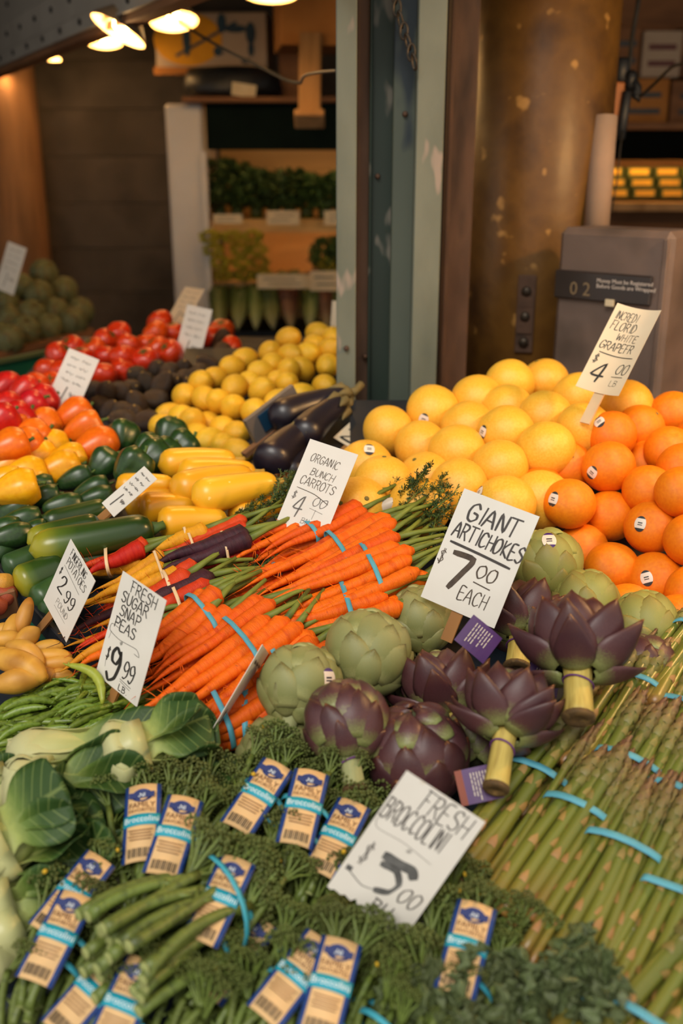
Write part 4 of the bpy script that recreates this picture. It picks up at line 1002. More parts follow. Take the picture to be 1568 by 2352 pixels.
eggplant((690,1012),(785,925),.036,.035,'eggplant on top with its dry stem against the green post')
eggplant((612,1075),(705,985),.040,.03,'large eggplant in front with a pale reflection')
eggplant((665,1100),(720,1010),.030,.0,'dark eggplant low down, behind the carrot card')
board(PL_eg, [PL(x,y,PL_eg) for x,y in ((612,1075),(622,965),(800,908),(720,1010))], [.02]*4)
bx_ = tag(empty('blue_carton', M=frame(P(640,935,2.0)-P(575,985,1.97),(0,0,1),P(575,985,1.97))), 'flat carton lid with a blue panel between lemons and eggplants', 'box')
boxobj('lid', (.06,.0,-.005),(.13,.012,.055), mat('grey_carton',['#6d635c']), bx_); boxobj('blue_panel',(.055,-.0075,-.003),(.065,.003,.038), mat('blue_panel_print',['#123a55']), bx_); boxobj('wood_rim',(.07,-.004,-.036),(.22,.016,.010), M_rawb, bx_)
q = P(655,1112,1.80); b = MB(); b.slab(lambda u,v: ((u-.5)*.04,(v-.5)*.03*math.sin(math.pi*min(1,u+.15)),.012*math.sin(3*u)+.01*(v-.5)**2*20), lambda u,v:(0,0,1), 8, 4, lambda u,v:.0008)
tag(ob('dry_leaf', b.mesh('dry_leaf', mat('dry_tan_leaf',['#b88552','#a06f40'],scale=40,rough=.8)), M=rotM(q,(R_(50),R_(-50),.4))), 'curled dry tan leaf between squash and carrot card', 'leaf')

# ---- fingerling potatoes
M_po = mat('fingerling_potato_skin', ['#bd8226','#cf963a','#a97020'], scale=18, rough=.5, bump=.15, bscale=90, var=.1, speck=('#7a4c14',70,.70))
def potato(px,py,L_,r,az,up,tilt,lab):
    c = S(px,py,up); e = rotM(c,(0,R_(tilt),R_(az))); b = MB(); pts=[];rad=[]; ph=rnd.uniform(0,6); bd=rnd.uniform(-.05,.08)
    for i in range(13):
        u=i/12; pts.append(((u-.5)*L_,bd*L_*math.sin(math.pi*u),.05*L_*math.sin(math.pi*u))); rad.append(max(r*(math.sin(math.pi*(u*.96+.02))**.55)*(1+.07*math.sin(7*u+ph)),.001))
    b.tube(pts,rad,12); tag(ob('fingerling_potato', b.mesh('potato_tuber', M_po), M=e), lab, 'potato', 'fingerling potatoes in the tray')
Z4 = lambda x,y: (x/3.92, 1250+y/3.92)
PO = [(210,660,.055,.0135,70,.03,-50,'upright curved fingerling potato sticking up highest'),(110,760,.045,.014,80,.022,-30,'fingerling potato left of the upright one'),(50,870,.05,.015,15,.02,5,'fat fingerling potato at the left edge below the upright one'),(250,870,.045,.016,60,.024,-20,'round-ended fingerling potato below the upright one'),
 (220,990,.065,.0155,-30,.028,10,'long fingerling potato slanting down right in the middle'),(430,950,.04,.0135,20,.012,0,'small fingerling potato behind the stake of the potato card'),(450,1025,.055,.013,8,.016,0,'pale slim fingerling potato at the right, pointing at the carrots'),(470,1105,.06,.0125,12,.012,-6,'slim fingerling potato second at the right, above the peas'),
 (150,1120,.085,.021,-24,.03,8,'largest fingerling potato, lying across the front'),(170,1240,.07,.018,15,.022,-5,'fingerling potato in front, resting against the peas'),(10,1000,.04,.012,0,.02,0,'small fingerling potato cut by the left edge, middle'),(20,1260,.03,.012,90,.018,0,'tiny fingerling potato at the left edge, in front'),
 (90,1050,.04,.014,40,.015,0,'fingerling potato under the long slanting one'),(360,1180,.06,.014,-10,.006,0,'fingerling potato low at the right by the tray rim'),(540,1200,.035,.012,10,.004,0,'fingerling potato nearest the snap peas at right'),(20,790,.03,.013,10,.012,0,'fingerling potato at left edge under the wooden slat'),(330,1060,.04,.013,50,.01,0,'fingerling potato in the gap right of the largest')]
for x,y,L_,r,az,up,tl,lab in PO:
    px,py = Z4(x,y); potato(px,py,L_*1.05,r*.88,az,up-.004,tl,lab)
Mq = S(5,1385,.0)
divider(S(-30,1400,.0), S(40,1380,.0), .045, .008, M_rawb, 'tray_slat')
rp_me = to_me.copy(); rp_me.name = 'red_potato_tuber'; rp_me.materials[0] = mat('red_potato_skin',['#8f3a22','#a34c2e'],scale=16,rough=.6)
yp_me = to_me.copy(); yp_me.name = 'yellow_potato_tuber'; yp_me.materials[0] = M_po
for k,(px,py) in enumerate(((8,1365),(-12,1385))): tag(ob('red_potato', rp_me, M=rotM(S(px,py,.01),up_rot(),.02)), ('small red potato','second small red potato')[k]+' behind the slat at the left edge', 'potato')
tag(ob('small_yellow_potato', yp_me, M=rotM(S(2,1340,.02),up_rot(),.02)), 'small potato topmost behind the slat at the left edge', 'potato')

# ---- distant artichoke pile on its tray, green table
# ================================================================ CARROT BUNCHES
def carrot_mesh(m, seed, L_=1.0, crown=True):
    """unit carrot: crown at x=0 (radius ~.07), tail tapering to x=1"""
    rg = random.Random(seed); b = MB(); k = 20; pts = []; rad = []; a1, a2 = rg.uniform(-.03,.03), rg.uniform(-.03,.03); p1 = rg.uniform(0,6)
    for i in range(k+1):
        u = i/k; x = u if u < .8 else .8+(u-.8)*1.0
        pts.append((x, a1*math.sin(3*u+p1)+.02*u*math.sin(9*u+p1), a2*math.sin(2.5*u)))
        r = .066*(1-.15*u)*(1-u**1.7)**.8 if u < 1 else 0
        r *= (1-(1-min(1,u/.05))**2)**.5*.6+.4 if u < .05 else 1
        r *= 1+.035*math.sin(40*u+p1*3)+.02*math.sin(23*u)
        rad.append(max(r,.0035))
    b.tube(pts, rad, 11)
    for q in range(4):                                     # thin side roots
        u = rg.uniform(.45,.95); i = int(u*k); p = Vector(pts[i]); an = rg.uniform(0,6.28); d = Vector((rg.uniform(.3,.9), math.cos(an), math.sin(an)))*rg.uniform(.05,.14)
        b.tube([p, p+d*.5+Vector((0,0,.01)), p+d], [.005,.003,.0015], 4)
    b.tube([pts[-1], Vector(pts[-1])+Vector((.06,rg.uniform(-.03,.03),-.01)), Vector(pts[-1])+Vector((.14,rg.uniform(-.06,.06),.0))], [.0035,.0025,.0012], 4)
    return b.mesh('carrot_root', m)
def cmat(n, c, dark): return mat(n, c, scale=9, rough=.55, spec=.3, bump=.35, bscale=55, var=.09, stretch=(3,.6,.6), speck=(dark,26,.69))
CM = {'o': cmat('orange_carrot_skin', ['#d65000','#e06206','#c84800'], '#a83c00'), 'r': cmat('red_carrot_skin', ['#b8270c','#c93a16'], '#8f1c0a'), 'p': cmat('purple_carrot_skin', ['#2e1220','#431d2a'], '#1f0d16'), 'y': cmat('yellow_carrot_skin', ['#cf8a12','#dc9a20'], '#b0700e')}
CMESH = {k: [carrot_mesh(m, i+ord(k)) for i in range(5)] for k, m in CM.items()}
M_band = mat('blue_rubber_band', ['#4a93a8','#5aa6ba'], scale=20, rough=.6)
M_cband = mat('cream_rubber_band', ['#d9b98c','#e6caa2'], scale=20, rough=.6)
M_cst = mat('carrot_stalk_green', ['#5c6a22','#75802e','#48571c'], scale=20, rough=.6)
M_fern = mat('carrot_leaf_green', ['#25381a','#3a5222','#1c2c16'], scale=30, rough=.6)
def band_mesh(pts, wd, m, name='rubber_band', th=.0012):
    """flat closed strap through pts (local), strap width along x"""
    n = len(pts); b = MB(); v = []; f = []
    cen = sum((Vector(p) for p in pts), Vector())/n
    for p in pts:
        p = Vector(p); o = (p-cen); o.x = 0; o.normalize()
        v += [p+Vector((-wd/2,0,0)), p+Vector((wd/2,0,0)), p+Vector((wd/2,0,0))-o*th, p+Vector((-wd/2,0,0))-o*th]
    for i in range(n):
        j = (i+1) % n
        for q in range(4): f.append((i*4+q, j*4+q, j*4+(q+1)%4, i*4+(q+1)%4))
    b.add(v, f); return b.mesh(name, m)
def frond_mesh(seed, n=26):
    rg = random.Random(seed); b = MB(); L_ = 1.0; pts = [(i/8, .06*math.sin(i*.5+seed), .25*(i/8)**1.5) for i in range(9)]
    b.tube(pts, [.018*(1-.75*i/8) for i in range(9)], 5)
    for q in range(n):
        u = rg.uniform(.35,1.0); i = min(7,int(u*8)); p = Vector(pts[i]).lerp(Vector(pts[i+1]), u*8-i); sd = rg.choice((-1,1)); L2 = rg.uniform(.10,.26)*(1.25-u*.6)
        d = Vector((rg.uniform(.3,.9), sd*rg.uniform(.4,1), rg.uniform(-.2,.6))).normalized()*L2
        b.tube([p,p+d],[.006,.003],3,cap=False)
        for w_ in range(7):
            s = p+d*(.25+.75*w_/6); dd = (d.normalized()*.6+Vector((rg.uniform(-1,1),rg.uniform(-1,1),rg.uniform(-.6,.9)))*.7).normalized()*rg.uniform(.04,.075); nn = dd.cross(Vector((rg.uniform(-1,1),rg.uniform(-1,1),1))).normalized()*.011
            b.add([s, s+dd*.5+nn, s+dd, s+dd*.5-nn], [(0,1,2,3)], 1)
    return b.mesh('carrot_frond', [M_cst, M_fern])
FROND = [frond_mesh(i) for i in range(4)]
def carrot_bunch(head, tail, cols, width, label, band=.33, up=.012, layers=2, bm=None, lenf=1.0, tops=True, fan=.5, thick=.013, group='carrot bunches', bw=.007, big=1.0):
    H_ = S(*head, up+.008); T_ = S(*tail, up); ax = T_-H_; L_ = ax.length
    M = frame(ax, snorm(H_.y), H_); e = tag(empty('carrot_bunch', M=M), label, 'carrots', group)
    n = len(cols); per = math.ceil(n/layers); env = []
    for i, cc_ in enumerate(cols):
        ly = i//per; j = i % per; cnt = min(per, n-ly*per)
        r = thick*rnd.uniform(.88,1.15)*big
        y = ((j+.5)/cnt-.5)*width+rnd.uniform(-.003,.003); z = (layers-1-ly)*thick*1.45+rnd.uniform(-.002,.002)-abs(y/width)*thick*.8
        ln = L_*lenf*rnd.uniform(.78,1.03); x0 = rnd.uniform(-.012,.02)
        ang = -y/width*.10*fan+rnd.uniform(-.035,.035); an2 = rnd.uniform(-.02,.03)+(.05 if ly == 0 else 0)
        sc_ = r/.066
        Mc = Matrix.Translation((x0,y,z)) @ Euler((rnd.uniform(0,6.28) if False else 0, an2, ang)).to_matrix().to_4x4() @ Matrix.Rotation(rnd.uniform(-.6,.6),4,'X') @ Matrix.Diagonal((ln,sc_,sc_,1))
        ob('carrot', rnd.choice(CMESH[cc_]), e, Mc)
        if tops:
            b = MB(); p = Vector((x0,y,z)); d = Vector((-1, rnd.uniform(-.25,.25)-y/width*.8, rnd.uniform(-.05,.15)))
            b.tube([p+Vector((.004,0,0)), p+d*.03, p+d*.075+Vector((0,0,-.004))],[r*.42,r*.28,r*.2],6); ob('stalk', b.mesh('carrot_stalk', M_cst), e)
        xb = band*L_; env.append((y+ang*0-(xb-x0)*math.sin(-ang)*1.0, z-an2*xb, r*(1-.15*band)))
    # strap round the envelope of the roots
    xb = band*L_; pts = []
    for q in range(28):
        a = 2*math.pi*q/28; dy, dz = math.cos(a), math.sin(a)
        yc = sum(v[0] for v in env)/n; zc = sum(v[1] for v in env)/n
        sup = max((v[0]-yc)*dy+(v[1]-zc)*dz+v[2] for v in env)
        pts.append((dy, dz, sup, yc, zc))
    # polygon from support lines
    poly = []
    for q in range(28):
        d1 = pts[q]; d2 = pts[(q+1)%28]; det = d1[0]*d2[1]-d1[1]*d2[0]
        y = (d1[2]*d2[1]-d2[2]*d1[1])/det; z = (d1[0]*d2[2]-d2[0]*d1[2])/det; poly.append((xb+y*.35*(.6), y*1.01+d1[3], z*1.01+d1[4]))
    ob('rubber_band', band_mesh(poly, bw, bm or M_band), e)
    return e
def OO(n): return 'o'*n
# orange bunches, back to front; widths in metres
carrot_bunch((805,1180),(560,1300),OO(7),.075,'orange carrot bunch at the back, in front of the carrot card',band=.42,up=.035)
carrot_bunch((900,1225),(500,1400),OO(9),.085,'orange carrot bunch with two long roots, second from the back',band=.33,up=.04)
carrot_bunch((945,1285),(545,1425),OO(9),.095,'widest orange carrot bunch with its blue band at the right, next to the artichoke card',band=.25,up=.045)
carrot_bunch((900,1372),(480,1500),OO(8),.080,'orange carrot bunch just behind the green artichokes',band=.26,up=.030)
carrot_bunch((505,1395),(300,1530),OO(7),.080,'thick orange carrot bunch right of the snap pea card',band=.22,up=.035,big=1.15)
carrot_bunch((640,1425),(320,1640),OO(9),.085,'orange carrot bunch with a blue band pointing at the snap pea card, in front',band=.30,up=.035)
carrot_bunch((735,1482),(395,1655),OO(8),.080,'orange carrot bunch running under the green artichoke at its left',band=.32,up=.022)
carrot_bunch((610,1590),(400,1705),OO(8),.085,'lowest orange carrot bunch, behind the edge-on card',band=.5,up=.012)
carrot_bunch((610,1640),(400,1690),OO(7),.07,'orange carrot bunch under the edge-on card beside the bok choy',band=.2,up=.002,tops=False)
carrot_bunch((700,1340),(330,1480),OO(9),.10,'orange carrot bunch buried in the middle of the heap',band=.15,up=.0)
carrot_bunch((560,1480),(300,1600),OO(9),.10,'orange carrot bunch at the bottom of the heap behind the snap pea card',band=.1,up=-.004)
# rainbow bunches with cream bands
carrot_bunch((478,1212),(300,1275),'y',.02,'single yellow carrot lying at the back next to the yellow squash',band=.3,up=.035,layers=1,bm=M_cband,group='rainbow carrot bunches',bw=.004,big=1.25)
carrot_bunch((560,1222),(320,1310),'rrrr',.05,'bunch of slim red carrots behind the purple carrot',band=.5,up=.03,bm=M_cband,group='rainbow carrot bunches',bw=.004)
carrot_bunch((600,1240),(365,1320),'ppor',.045,'rainbow bunch topped by a dark purple carrot',band=.36,up=.032,bm=M_cband,group='rainbow carrot bunches',bw=.004,big=1.15)
carrot_bunch((350,1275),(190,1325),'rry',.045,'red and yellow carrots lying behind the potato card',band=.62,up=.012,bm=M_cband,group='rainbow carrot bunches',bw=.005,big=1.2)
carrot_bunch((390,1320),(190,1400),'yyyyrr',.075,'rainbow bunch of mostly yellow carrots between the two left cards',band=.1,up=.015,bm=M_cband,group='rainbow carrot bunches',bw=.004)
carrot_bunch((462,1330),(200,1440),'rryyyo',.07,'rainbow bunch with a red carrot above the snap pea card',band=.3,up=.02,bm=M_cband,group='rainbow carrot bunches',bw=.005,big=1.1)
carrot_bunch((505,1360),(170,1500),'prryyo',.075,'rainbow bunch with red and purple carrots passing behind the snap pea card',band=.3,up=.018,bm=M_cband,group='rainbow carrot bunches',bw=.005,big=1.1)
carrot_bunch((380,1440),(160,1530),'ryopr',.065,'rainbow bunch whose stringy tails lie beside the potatoes',band=.15,up=.012,bm=M_cband,group='rainbow carrot bunches',bw=.005)
# leafy tops
def tops(px, py, n, L_, az, spread, label, up=.03, el=(5,40)):
    c = S(px,py,up); e = tag(empty('carrot_greens', loc=c), label, 'carrot tops', 'bunches of carrot greens')
    for k in range(n): ob('frond', FROND[k%4], e, rotM((rnd.uniform(-.012,.012),rnd.uniform(-.012,.012),rnd.uniform(-.005,.01)),(rnd.uniform(-.6,.6),R_(-rnd.uniform(*el)),R_(az+rnd.uniform(-spread,spread))),L_*rnd.uniform(.7,1.15)))
tops(865,1195,22,.105,22,34,'dark feathery carrot greens in front of the grapefruit',.03,(4,40))
tops(930,1215,16,.10,25,50,'feathery carrot greens left of the artichoke card',.03,(0,40))
tops(960,1290,12,.08,15,40,'carrot greens low beside the artichoke card',.02,(0,25))
tops(610,1180,14,.075,25,60,'carrot greens behind the carrot card, right of the squash',.03,(0,50))
tops(500,1220,10,.09,18,20,'carrot stalks and greens lying between squash and rainbow carrots',.02,(0,15))
tops(545,1345,8,.07,25,30,'carrot greens showing between rainbow and orange carrots',.01,(0,20))
# tags and the white bulb among the greens
def plain_tag(px,py,w_,h_,rot,label,up=.03,m=None):
    c = S(px,py,up); e = tag(empty('carrot_tag', M=rotM(c,rot)), label, 'tag', 'yellow carrot tags')
    b = MB(); b.slab(lambda u,v:((u-.5)*w_,(v-.5)*h_,.003*math.sin(math.pi*u)),lambda u,v:(0,0,1),6,3,lambda u,v:.0008); ob('tag_card', b.mesh('carrot_tag_card', mat('yellow_tag_print',['#d9a520','#e0b63e'],scale=20,rough=.5), False), e)
    b = MB(); b.slab(lambda u,v:((u-.5)*w_*.34+w_*.28,(v-.5)*h_*.8,.0026+.001),lambda u,v:(0,0,1),3,3,lambda u,v:.0005)
    for i in range(5): b.box((w_*(.16+.06*i),0,.0045),(.0012,h_*.6,.0004),m=1)
    ob('tag_panel', b.mesh('carrot_tag_panel', [M_tk, M_ink], False), e)
plain_tag(985,1250,.045,.022,(R_(50),0,R_(6)),'yellow tag on carrot stalks left of the artichoke card',.035)
plain_tag(620,1222,.045,.018,(R_(40),0,R_(-4)),'yellow tag on carrot stalks below the carrot card',.025)
plain_tag(520,1332,.03,.016,(R_(40),0,R_(20)),'small yellow tag among the rainbow carrots',.02)
b = MB(); b.tube([(0,0,0),(.010,0,0),(.026,0,.002),(.04,0,.004),(.06,.004,.006)],[.010,.0125,.010,.006,.004],12); fb = tag(empty('white_bulb', M=rotM(S(868,1168,.045),(0,R_(-20),R_(-8)))), 'small white spring onion bulb among carrot stalks', 'onion')
ob('bulb', b.mesh('onion_bulb', mat('white_onion_skin',['#d8cdbd','#c9b9a4'],scale=30,rough=.4)), fb); ob('stem', smooth_tube([(.055,.003,.006),(.08,.006,.004),(.11,.0,-.004)],[.0042,.004,.003]).mesh('onion_stem', M_cst), fb)

# ================================================================ SNAP PEAS
M_pea = mat('snap_pea_pod', ['#586e1c','#71882c','#4a5f18'], scale=10, rough=.4, var=.16, bump=.05, bscale=60, coat=.1)
M_pea2 = mat('pale_snap_pea_pod', ['#8f9a2c','#a3ab3c'], scale=10, rough=.4)
def pea_mesh(seed, m, c=.18):
    rg = random.Random(seed); b = MB(); pts=[]; rad=[]; k=14
    for i in range(k+1):
        u=i/k; pts.append((u-.5, c*math.sin(math.pi*u)+rg.uniform(-.004,.004), .02*math.sin(6*u+seed))); rad.append(max(.088*(math.sin(math.pi*(u*.95+.02))**.5)*(1+.06*math.sin(u*34)),.006))
    b.tube(pts, rad, 9, sx=1.0, sy=.8)
    b.tube([(-.5,0,0),(-.55,-.03,0),(-.60,-.04,.0)],[.03,.014,.010],5); b.tube([(-.50,0,0),(-.53,.05,.02)],[.035,.004],4); b.tube([(.495,0,0),(.53,-.02,0)],[.010,.002],4)
    return b.mesh('pea_pod', m)
PEA = [pea_mesh(i, M_pea, c) for i,c in enumerate((.05,.09,.03,.13))]
pea_poly = [(-10,1650),(70,1600),(140,1565),(215,1555),(330,1590),(345,1640),(300,1690),(180,1720),(-10,1740)]
def inside(x,y,pg):
    c=False
    for i in range(len(pg)):
        (x1,y1),(x2,y2)=pg[i],pg[i-1]
        if (y1>y)!=(y2>y) and x<(x2-x1)*(y-y1)/(y2-y1)+x1: c=not c
    return c
cnt = 0
while cnt < 235:
    px,py = rnd.uniform(-20,350), rnd.uniform(1550,1745)
    if not inside(px,py,pea_poly): continue
    lay = cnt/235
    L_ = rnd.uniform(.042,.066); az = rnd.gauss(28,26)
    o = ob('snap_pea', rnd.choice(PEA), M=rotM(S(px,py,-.022+.036*lay), (rnd.uniform(-.9,.9)+R_(20), R_(rnd.uniform(-14,10)), R_(az)), L_))
    tag(o, 'green snap pea pod in the loose heap below the snap pea card', 'snap pea', 'snap peas in the heap'); cnt += 1
o = ob('snap_pea', pea_mesh(77, M_pea2, .22), M=rotM(S(196,1572,.028),(R_(40),R_(25),R_(-40)),.075)); tag(o,'pale, fat, curved snap pea lying on top beside the snap pea card','snap pea','snap peas in the heap')

# ================================================================ BOK CHOY
M_bk = mat('bok_choy_leaf', [(0,'#b9b88a'),(.30,'#bcbd84'),(.46,'#9aa65c'),(.58,'#5d7432'),(.72,'#324d20'),(1,'#2b451c')], by='t', mixn=.10, scale=14, rough=.5, var=.05, spec=.3, bump=.12, bscale=45)
def add_veins(m, col, k=1.0):
    # pale midrib and side veins, drawn from the leaf's own length (t) and cross (w) coordinates
    nt = m.node_tree; N = nt.nodes; L = nt.links; b = N['Principled BSDF']; src = b.inputs['Base Color'].links[0].from_socket
    at = N.new('ShaderNodeAttribute'); at.attribute_name = 't'; aw = N.new('ShaderNodeAttribute'); aw.attribute_name = 'w'
    def mth(op, x, y=None, z=None):
        n = N.new('ShaderNodeMath'); n.operation = op
        for i, q in enumerate((x, y, z)):
            if q is None: continue
            if isinstance(q, (int, float)): n.inputs[i].default_value = q
            else: L.new(q, n.inputs[i])
        return n.outputs[0]
    def ramp(x, lo, hi):
        n = N.new('ShaderNodeMapRange'); n.inputs[1].default_value = lo; n.inputs[2].default_value = hi; n.inputs[3].default_value = 1; n.inputs[4].default_value = 0; L.new(x, n.inputs[0]); return n.outputs[0]
    mid = ramp(mth('ADD', aw.outputs['Fac'], mth('MULTIPLY', at.outputs['Fac'], .10)), .10, .17)
    ph = mth('SUBTRACT', at.outputs['Fac'], mth('MULTIPLY', aw.outputs['Fac'], .17)); fr = mth('FRACT', mth('MULTIPLY', ph, 11.0))
    side = mth('MULTIPLY', ramp(mth('ABSOLUTE', mth('SUBTRACT', fr, .5)), .03, .09), .75)
    v = mth('MULTIPLY', mth('MAXIMUM', mid, side), mth('SUBTRACT', 1.0, ramp(at.outputs['Fac'], .42, .56)))
    mx = N.new('ShaderNodeMix'); mx.data_type = 'RGBA'; L.new(mth('MULTIPLY', v, k), mx.inputs[0]); L.new(src, mx.inputs[6]); mx.inputs[7].default_value = hx(col); L.new(mx.outputs[2], b.inputs['Base Color'])
add_veins(M_bk, '#7f9050', .6)
M_bulbw = mat('bok_choy_bulb', [(0,'#a89c74'),(.10,'#b8b488'),(.55,'#b9bc80'),(.85,'#97a45a'),(1,'#7f9048')], by='t', mixn=.12, scale=24, rough=.35, spec=.4, stretch=(1,1,.2))
def bok_leaf(seed, L_=1.0, wid=1.0, curl=.25, blade=1.0):
    """leaf: thick spoon-shaped stalk at x=0 opening into a rounded blade at x=1"""
    rg = random.Random(seed); b = MB(); ph = rg.uniform(0,6)
    def half(u):
        if u < .5: w_ = .19*(.5+.5*math.cos(max(0,(u-.10))*math.pi*1.0)**2) if u > .10 else .19*(.80+.2*u/.10)
        else:
            t = (u-.5)/.5; w_ = .115+blade*.115*math.sin(math.pi*min(1,(t*.86+.0)))**.8
            if t > .86: w_ *= math.sqrt(max(0,1-((t-.86)/.15)**2))
        return w_*wid
    def fn(u,v):
        s = (v-.5)*2; w_ = half(u); cup = (1-min(1,u/.6))*.95+.22; a = s*cup*1.25
        y = math.sin(a)*w_/max(.3,math.sin(min(1.5,cup*1.25))) if cup > .3 else s*w_
        z = (1-math.cos(a))*w_*1.0+.0
        z += curl*max(0,u-.45)**2+ (.02*math.sin(9*u+ph)*abs(s)*max(0,(u-.5)) + .035*math.sin(14*u+ph+s*3)*abs(s)**2*max(0,u-.5)*2)*wid
        z -= .15*math.exp(-((u-.13)/.13)**2)-.03*max(0,1-u/.05)
        return (u, y, z)
    b.slab(fn, lambda u,v:(0,0,1), 22, 12, lambda u,v: (.05*(1-abs(2*v-1)**2)*max(0,1-u/.55)+.006)*wid, wf=lambda u,v: abs(2*v-1))
    return b.mesh('bok_leaf', M_bk), None
BOK = [bok_leaf(i,wid=(1,.9,1.1,.95)[i],curl=(.25,.5,.1,-.2)[i]) for i in range(4)]
def bok(base, tip, size, label, up=.03, roll=0.0, lv=6, openf=.16, lift=0.0, lo_=0):
    A = S(*base,up); B = S(*tip,up+lift); M = frame(B-A, snorm(A.y), A) @ Matrix.Rotation(roll,4,'X'); L_ = (B-A).length
    e = tag(empty('bok_choy', M=M), label, 'bok choy', 'bok choy heads')
    rb = size*1.38
    for k in range(lv):
        a = 2*math.pi*k/lv*1.0+rnd.uniform(-.15,.15); ring = 0 if k % 2 else 1; rr = rb*(.16 if ring else .30)
        md, mr = BOK[(k+lo_)%4]; ll = L_*rnd.uniform(.88,1.08)*(1 if ring else .95)
        Ml = Matrix.Rotation(a,4,'X') @ Matrix.Translation((0,0,-rr)) @ Euler((0, R_(rnd.uniform(0,4))+openf*(.1 if ring else .45), rnd.uniform(-.08,.08))).to_matrix().to_4x4() @ Matrix.Diagonal((ll,rb*4.2,rb*3.0,1))
        ob('leaf', md, e, Ml)
    q = .82*rb; b = MB(); b.lathe([(.001,-.006),(q*.45,-.004),(q*.80,.010),(q,.032),(q*.98,.05),(q*.80,L_*.32),(q*.58,L_*.42),(q*.40,L_*.52),(.001,L_*.56)], 24, shape=lambda i,a_: 1-.10*(.5+.5*math.cos(3*a_+.6+.05*i))**6-.03*math.cos(5*a_))
    ob('bulb', b.mesh('bok_bulb', M_bulbw), e, Matrix.Rotation(R_(90),4,'Y'))
    return e
bok((22,1752),(455,1690),.030,'bok choy head with a long white stalk lying at upper left, leaves toward the peas',.02,roll=.3,lv=6)
bok((240,1752),(500,1668),.034,'plump bok choy head in the middle, white bulb toward the viewer',.05,roll=.1,lv=6,lo_=1)
bok((18,1822),(330,1780),.034,'bok choy head with its bulb at the left edge below the long one',.045,roll=.5,lv=6,lo_=2)
bok((-70,1985),(200,1835),.036,'bok choy with a broad pale stalk rising from the lower left edge',.055,roll=.2,lv=6,openf=.3,lift=.03,lo_=3)
bok((-70,1850),(60,1790),.030,'bok choy half cut by the left edge',.02,roll=.9,lv=5)
bok((300,1985),(560,1800),.032,'bok choy lying under the broccolini, dark leaves toward the edge-on card',.012,roll=.4,lv=6,lo_=1)
bok((170,2010),(420,1860),.032,'bok choy with pale green stalks between broccolini and the left heap',.012,roll=.8,lv=6,lo_=2)
bok((250,2080),(330,1930),.030,'short bok choy stalk showing behind the broccolini tags',.0,roll=.0,lv=5)
bok((-60,2190),(230,2000),.034,'lowest bok choy with dark leaves at the left edge',.015,roll=.5,lv=6,lo_=3)
bok((-80,2090),(170,1990),.034,'bok choy with broad dark leaves near the lower left edge',.03,roll=1.2,lv=6,lo_=0)
# loose upright leaf close to the viewer
for (px,py,rot,sz,lab,i) in ((105,1905,(R_(-55),R_(-62),R_(40)),.125,'upright dark bok choy leaf with pale veins in front of the white bulb',0),(160,2035,(R_(10),R_(-50),R_(38)),.12,'dark oval bok choy leaf standing above the broccolini at left',2)):
    md,mr = BOK[i]; e = tag(empty('bok_choy_leaf', M=rotM(S(px,py,.03),rot)), lab, 'leaf', 'loose bok choy leaves'); ob('blade', md, e, Matrix.Translation((-.4*sz,0,0)) @ Matrix.Diagonal((sz,sz*1.1,sz,1)))
# ================================================================ ARTICHOKES
M_ag = mat('green_artichoke_bract', [(0,'#a09e66'),(.30,'#7c7f4a'),(.75,'#8a8a58'),(.95,'#6b683c'),(1,'#574c2c')], by='t', mixn=.22, scale=26, rough=.55, var=.06, bump=.12, bscale=60, stretch=(1,1,1))
M_ay = mat('yellow_green_artichoke_bract', [(0,'#9c9a50'),(.5,'#8e8c46'),(1,'#84753a')], by='t', mixn=.2, scale=26, rough=.55, var=.06, bump=.12, bscale=60)
M_ap = mat('purple_artichoke_bract', [(0,'#8a9258'),(.20,'#6f6c44'),(.38,'#573638'),(.72,'#432429'),(.97,'#4c2822'),(1,'#8a5a2c')], by='t', mixn=.30, scale=22, rough=.42, var=.09, bump=.12, bscale=60)
M_as = mat('artichoke_stem', ['#b39a48','#c4ae5a','#a08840'], scale=30, rough=.6, bump=.5, bscale=30, stretch=(4,4,.4))
M_asg = mat('green_artichoke_stem', ['#8d9060','#9c9f70'], scale=30, rough=.6, bump=.3, bscale=40, stretch=(4,4,.4))
M_cut = mat('cut_stem_end', ['#6b4f28','#4f3a1e','#8a6c3c'], scale=60, rough=.8)
M_pb = mat('purple_elastic', ['#5a2a66','#6b3a78'], scale=20, rough=.6)
M_core = mat('artichoke_core', ['#4a4c30','#3c3a28'], rough=.8)
def bract(R0, el, ph0, span, halfw, off, flare, point, m, th=.05, keel=.06):
    """one bract on a globe of radius R0 (unit), running from polar angle ph0 (stem=0) by span; local: axis -z = stem"""
    b = MB()
    def fn(u,v):
        s = (v-.5)*2
        wf = (math.sin(math.pi*(.16+.84*u)**.9)**.75)*(1-point*max(0,u-.55)) if u < 1 else .0
        wf = max(wf,.02)
        ph = ph0+span*u; th_ = s*halfw*wf/max(.32,math.sin(min(max(ph,.35),math.pi-.35)))
        rr = R0*(1+off*(1-.35*u))+flare*u**1.6 + keel*(1-s*s)*wf*.6 - .05*s*s*0
        rr += .03*(1-u)*(1-s*s)
        # edges of the bract curl in toward the globe
        rr -= .05*s*s
        return (rr*math.sin(ph)*math.cos(th_), rr*math.sin(ph)*math.sin(th_), -rr*math.cos(ph)*el)
    def nr(u,v):
        p = Vector(fn(u,v)); return p.normalized()
    b.slab(fn, nr, 9, 6, lambda u,v: th*(1-.6*u)*(1-.5*abs(2*v-1)))
    return b.mesh('bract', m)
